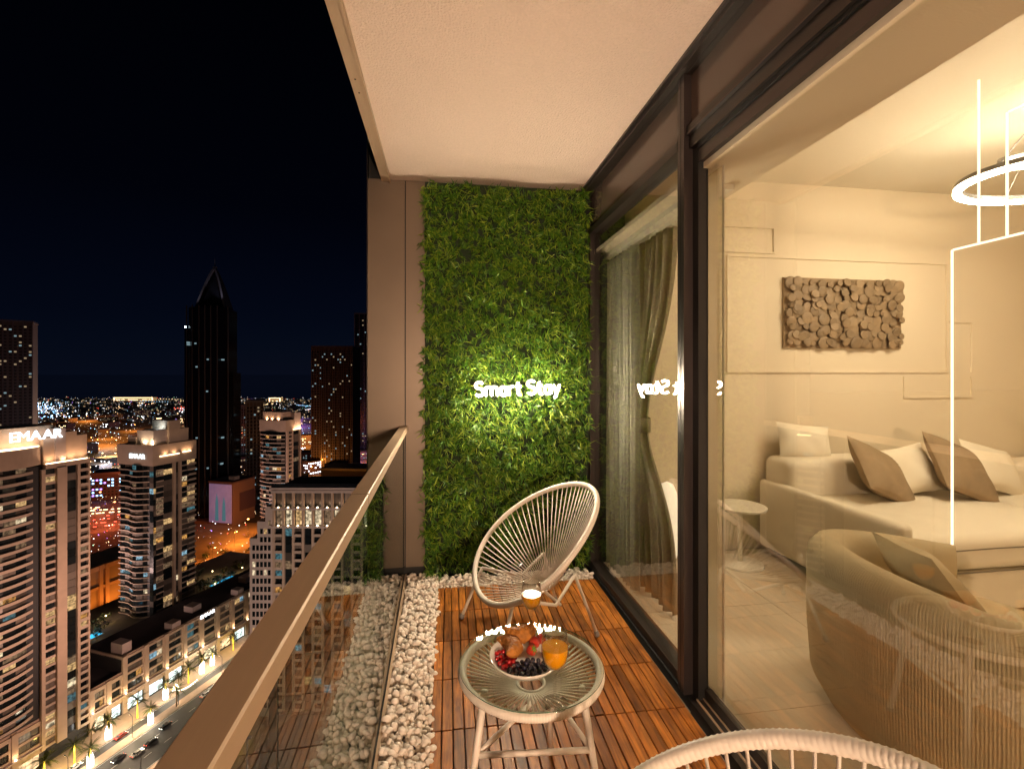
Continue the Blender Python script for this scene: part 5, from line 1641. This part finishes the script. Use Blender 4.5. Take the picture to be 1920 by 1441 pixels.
spot(pt, (-24, -18, HS+1), (-14, -8, HS+16), 26000, (0.86, 0.82, 1.0), 70, 0.8)
spot(pt, (14, -22, HS+2), (8, -10, HS+22), 22000, (0.80, 0.76, 1.0), 50, 0.8)

# ------------------------------------------------------------------ plaza in sodium light, expressway, small trees
tag(sheet("plaza", pm("plaza_paving", (0.30, 0.22, 0.16), 0.9, var=0.25, vscale=0.06), [cam_xy(u, z) for u, z in ((340, 350), (480, 345), (490, 470), (330, 480))], G+0.012), kind="structure")
for i, (u, zc, lb) in enumerate(((398, 372, "orange street lamp on the plaza beside the second signed tower"), (440, 408, "orange street lamp on the plaza below the billboard building"), (425, 352, "orange street lamp on the plaza near the blue pool"))):
    x, y = cam_xy(u, zc)
    t = thing("street_lamp", lb, "street lamp", (x, y, G), i*1.1, "orange plaza lamps")
    MB().tube([(0, 0, 0), (0, 0, 11), (0.6, 0, 11.6), (1.8, 0, 11.8)], [0.14, 0.1, 0.08, 0.07], 8).build("pole", M_fin, t, smooth=True)
    MB().box(1.5, 2.5, -0.2, 0.2, 11.6, 11.85).build("lamp_head", glow("sodium_lamp", (1.0, 0.42, 0.10), 30.0), t)
    point(t, (2, 0, 11.0), 26000, SOD, 0.5)
M_hw = pm("expressway_asphalt", (0.06, 0.05, 0.05), 0.7)
tag(sheet("expressway", M_hw, [cam_xy(u, z) for u, z in ((60, 420), (330, 470), (345, 600), (40, 520))], G+0.012), kind="structure")
for i, (u, zc) in enumerate(((188, 520), (215, 480), (178, 455))):
    x, y = cam_xy(u, zc)
    t = thing("street_lamp", ["red orange lamp mast over the expressway, farthest", "red orange lamp mast over the expressway, middle one", "red orange lamp mast over the expressway, nearest"][i], "street lamp", (x, y, G), i*0.7, "expressway lamp masts")
    MB().tube([(0, 0, 0), (0, 0, 18)], [0.2, 0.12], 8).build("pole", M_fin, t)
    MB().lathe([(0.2, 18), (0.9, 18.3), (0.9, 18.7), (0.2, 19)], 10).build("lamp_head", glow("red_lamp_head", (1.0, 0.25, 0.08), 14.0), t)
    point(t, (0, 0, 20.5), 60000, (1.0, 0.16, 0.05), 0.8)
# traffic on the expressway
q = random.Random(12); b1, b2 = MB(), MB()
for k in range(170):
    t_ = q.random(); lane = q.randrange(7)
    u0, z0 = 60 + 270*t_, (438 + 42*t_) + lane*(11)
    x, y = cam_xy(u0, z0)
    (b1 if lane < 4 else b2).box(x-0.5, x+1.3, y-0.5, y+0.5, G+0.5, G+1.1)
tr1 = b1.build("traffic", M_tiny[3]); tag(tr1, "stream of red tail lights on the expressway between the towers", "traffic", kind="stuff")
tr2 = b2.build("traffic", M_tiny[0]); tag(tr2, "stream of warm headlights on the far lanes of the expressway", "traffic", kind="stuff")

M_treeleaf = leaf_mat("street_tree_leaf", (0.010, 0.022, 0.004), (0.028, 0.05, 0.010), (0.07, 0.085, 0.02))
def tree_crown(seed):
    q = random.Random(seed); b = MB()
    cl = [(Vector((q.gauss(0, 1.1), q.gauss(0, 1.1), q.gauss(0, 0.8))), q.uniform(0.7, 1.3)) for _ in range(9)]
    for k in range(420):
        c_, r = q.choice(cl); d = Vector((q.gauss(0, 1), q.gauss(0, 1), q.gauss(0, 1))).normalized()
        p = c_ + d*r*q.uniform(.6, 1.0); u = Vector((q.gauss(0, 1), q.gauss(0, 1), q.gauss(0, 1))).normalized(); v = u.cross(d)
        s = q.uniform(.18, .36)
        b.add([p - u*s, p + v*s*0.6, p + u*s, p - v*s*0.6], [(0, 1, 2, 3)])
    return b.mesh("crown")
tcr = [tree_crown(i) for i in range(3)]
ttr = MB().tube([(0, 0, 0), (0.1, 0, 1.6), (0, 0.1, 3.0)], [0.22, 0.16, 0.08], 7).mesh("trunk")
q = random.Random(8)
for k in range(34):
    if k < 14:
        a, b_, z = q.uniform(92, 128), q.uniform(-60, -30), 17.0
    elif k < 22:
        a, b_, z = q.uniform(28, 58), q.uniform(-66, -38), 17.0
    else:
        x, y = cam_xy(q.uniform(375, 470), q.uniform(352, 400)); a = None
    loc = W(a, b_, z) if a is not None else (x, y, G)
    if k < 14: lb = "leafy tree on the terrace round the long blue pool"
    elif k < 22: lb = "leafy tree on the terrace round the small blue pool"
    else: lb = "leafy tree on the orange lit plaza"
    t = thing("street_tree", lb, "tree", loc, q.uniform(0, 6), ("trees round the long pool", "trees round the small pool", "trees on the plaza")[0 if k < 14 else 1 if k < 22 else 2])
    s = q.uniform(0.8, 1.35); t.scale = (s, s, s)
    mobj("trunk", ttr, M_trunk, t); mobj("crown", tcr[k % 3], M_treeleaf, t, (0, 0, 3.6))
for i, (a, b_) in enumerate(((98, -34), (112, -52), (122, -38), (34, -44), (52, -56))):
    x, y, z = W(a, b_, 17.0)
    t = thing("terrace_lamp", ["garden lamp at the near corner of the long pool terrace", "garden lamp behind the long pool", "garden lamp at the far corner of the long pool terrace", "garden lamp in front of the small pool", "garden lamp behind the small pool"][i], "lamp", (x, y, z), 0, "terrace lamps")
    MB().tube([(0, 0, 0), (0, 0, 3.2)], 0.07, 6).build("pole", M_fin, t)
    MB().lathe([(0.1, 3.2), (0.32, 3.4), (0.32, 3.7), (0.1, 3.9)], 8).build("globe", glow("terrace_globe", (1.0, 0.72, 0.34), 12.0), t)
    point(t, (0, 0, 4.4), 700, (1.0, 0.66, 0.25), 0.3)

# ------------------------------------------------------------------ low city out to the coast
q = random.Random(99)
M_low = [pm("low_block_wall", (0.035, 0.030, 0.036), 0.9), pm("low_block_wall_tan", (0.06, 0.045, 0.04), 0.9), pm("low_block_wall_violet", (0.05, 0.035, 0.06), 0.9)]
LOWLAB = "dark low-rise block among the distant city lights"
for k in range(120):
    zc = 560 + (2300-560)*(q.random()**1.3); u = q.uniform(-30, 690)
    if 345 < u < 455 and zc < 640: continue
    x, y = cam_xy(u, zc)
    w, d, h = q.uniform(18, 46), q.uniform(16, 34), q.uniform(8, 24) * (1.0 if zc < 1200 else 0.8)
    t = thing("low_block", LOWLAB, "building", (x, y, G), q.uniform(-0.6, 0.9), "low blocks of the distant city")
    MB().box(-w/2, w/2, -d/2, d/2, 0, h).build("wall", M_low[k % 3], t)
    MB().box(-w/2-.3, w/2+.3, -d/2-.3, d/2+.3, h, h+1.0).build("parapet", M_low[(k+1) % 3], t)
    bw = MB()
    for r in range(int(h/3.6)):
        for i in range(int(w/4)):
            if q.random() < 0.36:
                bw.box(-w/2+i*4+0.8, -w/2+i*4+2.8, -d/2-0.2, -d/2-0.05, 1.2+r*3.6, 2.9+r*3.6)
        for i in range(int(d/4)):
            if q.random() < 0.30:
                bw.box(-w/2-0.2, -w/2-0.05, -d/2+i*4+0.8, -d/2+i*4+2.8, 1.2+r*3.6, 2.9+r*3.6)
    if bw.v: bw.build("lit_windows", q.choice((M_tiny[0], M_tiny[0], M_tiny[1], M_tiny_dim[0], M_tiny_dim[1])), t)
lights = [MB() for _ in range(6)]
def lamp_dot(u, zc, r, m, z):
    x, y = cam_xy(u, zc); z = G+z
    lights[m].add([(x+r, y, z), (x-r, y, z), (x, y+r, z), (x, y-r, z), (x, y, z+r), (x, y, z-r)], [(0,2,4),(2,1,4),(1,3,4),(3,0,4),(2,0,5),(1,2,5),(3,1,5),(0,3,5)])
for k in range(4600):
    zc = 520*(2740/520)**(q.random()**0.62); u = q.uniform(-40, 760)
    m = q.choices(range(6), (46, 30, 9, 5, 4, 3))[0]
    lamp_dot(u + 14*math.sin(zc/37.0), zc, (0.14 + 0.62*q.random()**3)*(0.55 + zc/1700), m, q.uniform(3, 16))
for s in range(34):                                   # rows of lamps along streets
    zc = 560*(2700/560)**q.random(); u = q.uniform(-20, 700); du = q.uniform(-1, 1)*60; dz = q.uniform(-1, 1)*220; n = q.randint(8, 22)
    m = q.choice((0, 0, 1, 1, 2, 3)); r = q.uniform(0.4, 0.8)*(0.55+zc/1700)
    for i in range(n):
        lamp_dot(u + du*i/n, min(2740, zc + dz*i/n), r, m, 8)
for k in range(260):                                  # the blue floodlit grounds near the coast
    lamp_dot(q.gauss(80, 26), q.uniform(1500, 2300), q.uniform(0.8, 1.9), 2 if q.random() < .6 else 1, q.uniform(4, 14))
for k in range(70):
    lamp_dot(q.gauss(340, 14), q.uniform(1700, 2000), q.uniform(0.8, 1.7), 3 if q.random() < .5 else 1, q.uniform(4, 12))
for k in range(620):                                  # nearer lanes and yards between the towers
    zc = q.uniform(330, 760); u = q.choice((q.uniform(165, 236), q.uniform(360, 480), q.uniform(560, 700), q.uniform(160, 700)))
    lamp_dot(u, zc, 0.16 + 0.42*q.random()**2, q.choices(range(6), (50, 26, 10, 8, 6, 2))[0], q.uniform(2, 9))
far = thing("city_lights", "sea of tiny lamps of the distant city reaching the coast", "city lights")
far["kind"] = "stuff"
for m, b in enumerate(lights):
    b.build("lamp_lights", M_tiny[m], far)
GL = [("sodium_mast_glow", (1.0, 0.42, 0.10), SOD), ("white_mast_glow", (0.9, 0.95, 1.0), (0.8, 0.9, 1.0)), ("violet_mast_glow", (0.7, 0.3, 1.0), (0.6, 0.25, 1.0)), ("amber_mast_glow", (1.0, 0.66, 0.3), (1.0, 0.55, 0.22))]
GLM = [glow(a, b, 24.0) for a, b, c in GL]
mpole = MB().tube([(0, 0, 0), (0, 0, 15)], [0.2, 0.12], 6).mesh("pole"); mhead = MB().lathe([(0.2, 15), (0.8, 15.2), (0.8, 15.5), (0.2, 15.7)], 8).mesh("lamp_head")
for k in range(34):
    r0 = q.random()
    if r0 < 0.28: u, zc = q.uniform(168, 232), q.uniform(560, 1000)
    elif r0 < 0.52: u, zc = q.uniform(366, 478), q.uniform(430, 800)
    elif r0 < 0.72: u, zc = q.uniform(565, 690), q.uniform(560, 1000)
    else: u, zc = q.uniform(0, 560), q.uniform(700, 1500)
    c = q.choices((0, 1, 2, 3), (40, 22, 16, 22))[0]
    x, y = cam_xy(u, zc)
    t = thing("lamp_mast", "lamp mast glowing over the streets of the distant city", "street lamp", (x, y, G), 0, "lamp masts of the distant city")
    mobj("pole", mpole, M_fin, t); mobj("lamp_head", mhead, GLM[c], t)
    point(t, (0, 0, 17.0), 70000*(zc/600)**1.6, GL[c][2], 1.0)
# golden lit palace on the horizon and a second one
for u, zc, w, h, lb in ((250, 2600, 215, 17, "long golden lit palace on the horizon"), (515, 2500, 60, 20, "small pale lit hall on the horizon beyond the unsigned tower")):
    x, y = cam_xy(u, zc)
    t = thing("lit_palace", lb, "building", (x, y, G), FWD)
    MB().box(-w/2, w/2, 0, 30, 0, h).build("wall", pm("palace_wall", (0.3, 0.2, 0.1), 0.9, emit=(1.0, 0.62, 0.28), estr=0.30, sample=False, var=0.3, vscale=0.05), t)  # golden light on the wall is put in as emission
    MB().box(-w/2, w/2, -0.6, -0.1, h-2, h).box(-w/2, -w/2+4, -0.6, -0.1, 0, h-2.01).box(w/2-4, w/2, -0.6, -0.1, 0, h-2.01).build("light_outline", M_tiny[0], t)
    b = MB()
    for i in range(int(w/6)):
        if q.random() < 0.6: b.box(-w/2+i*6+1, -w/2+i*6+4, -0.5, -0.12, 2, 6)
    b.build("lit_arcade", M_tiny[0], t)
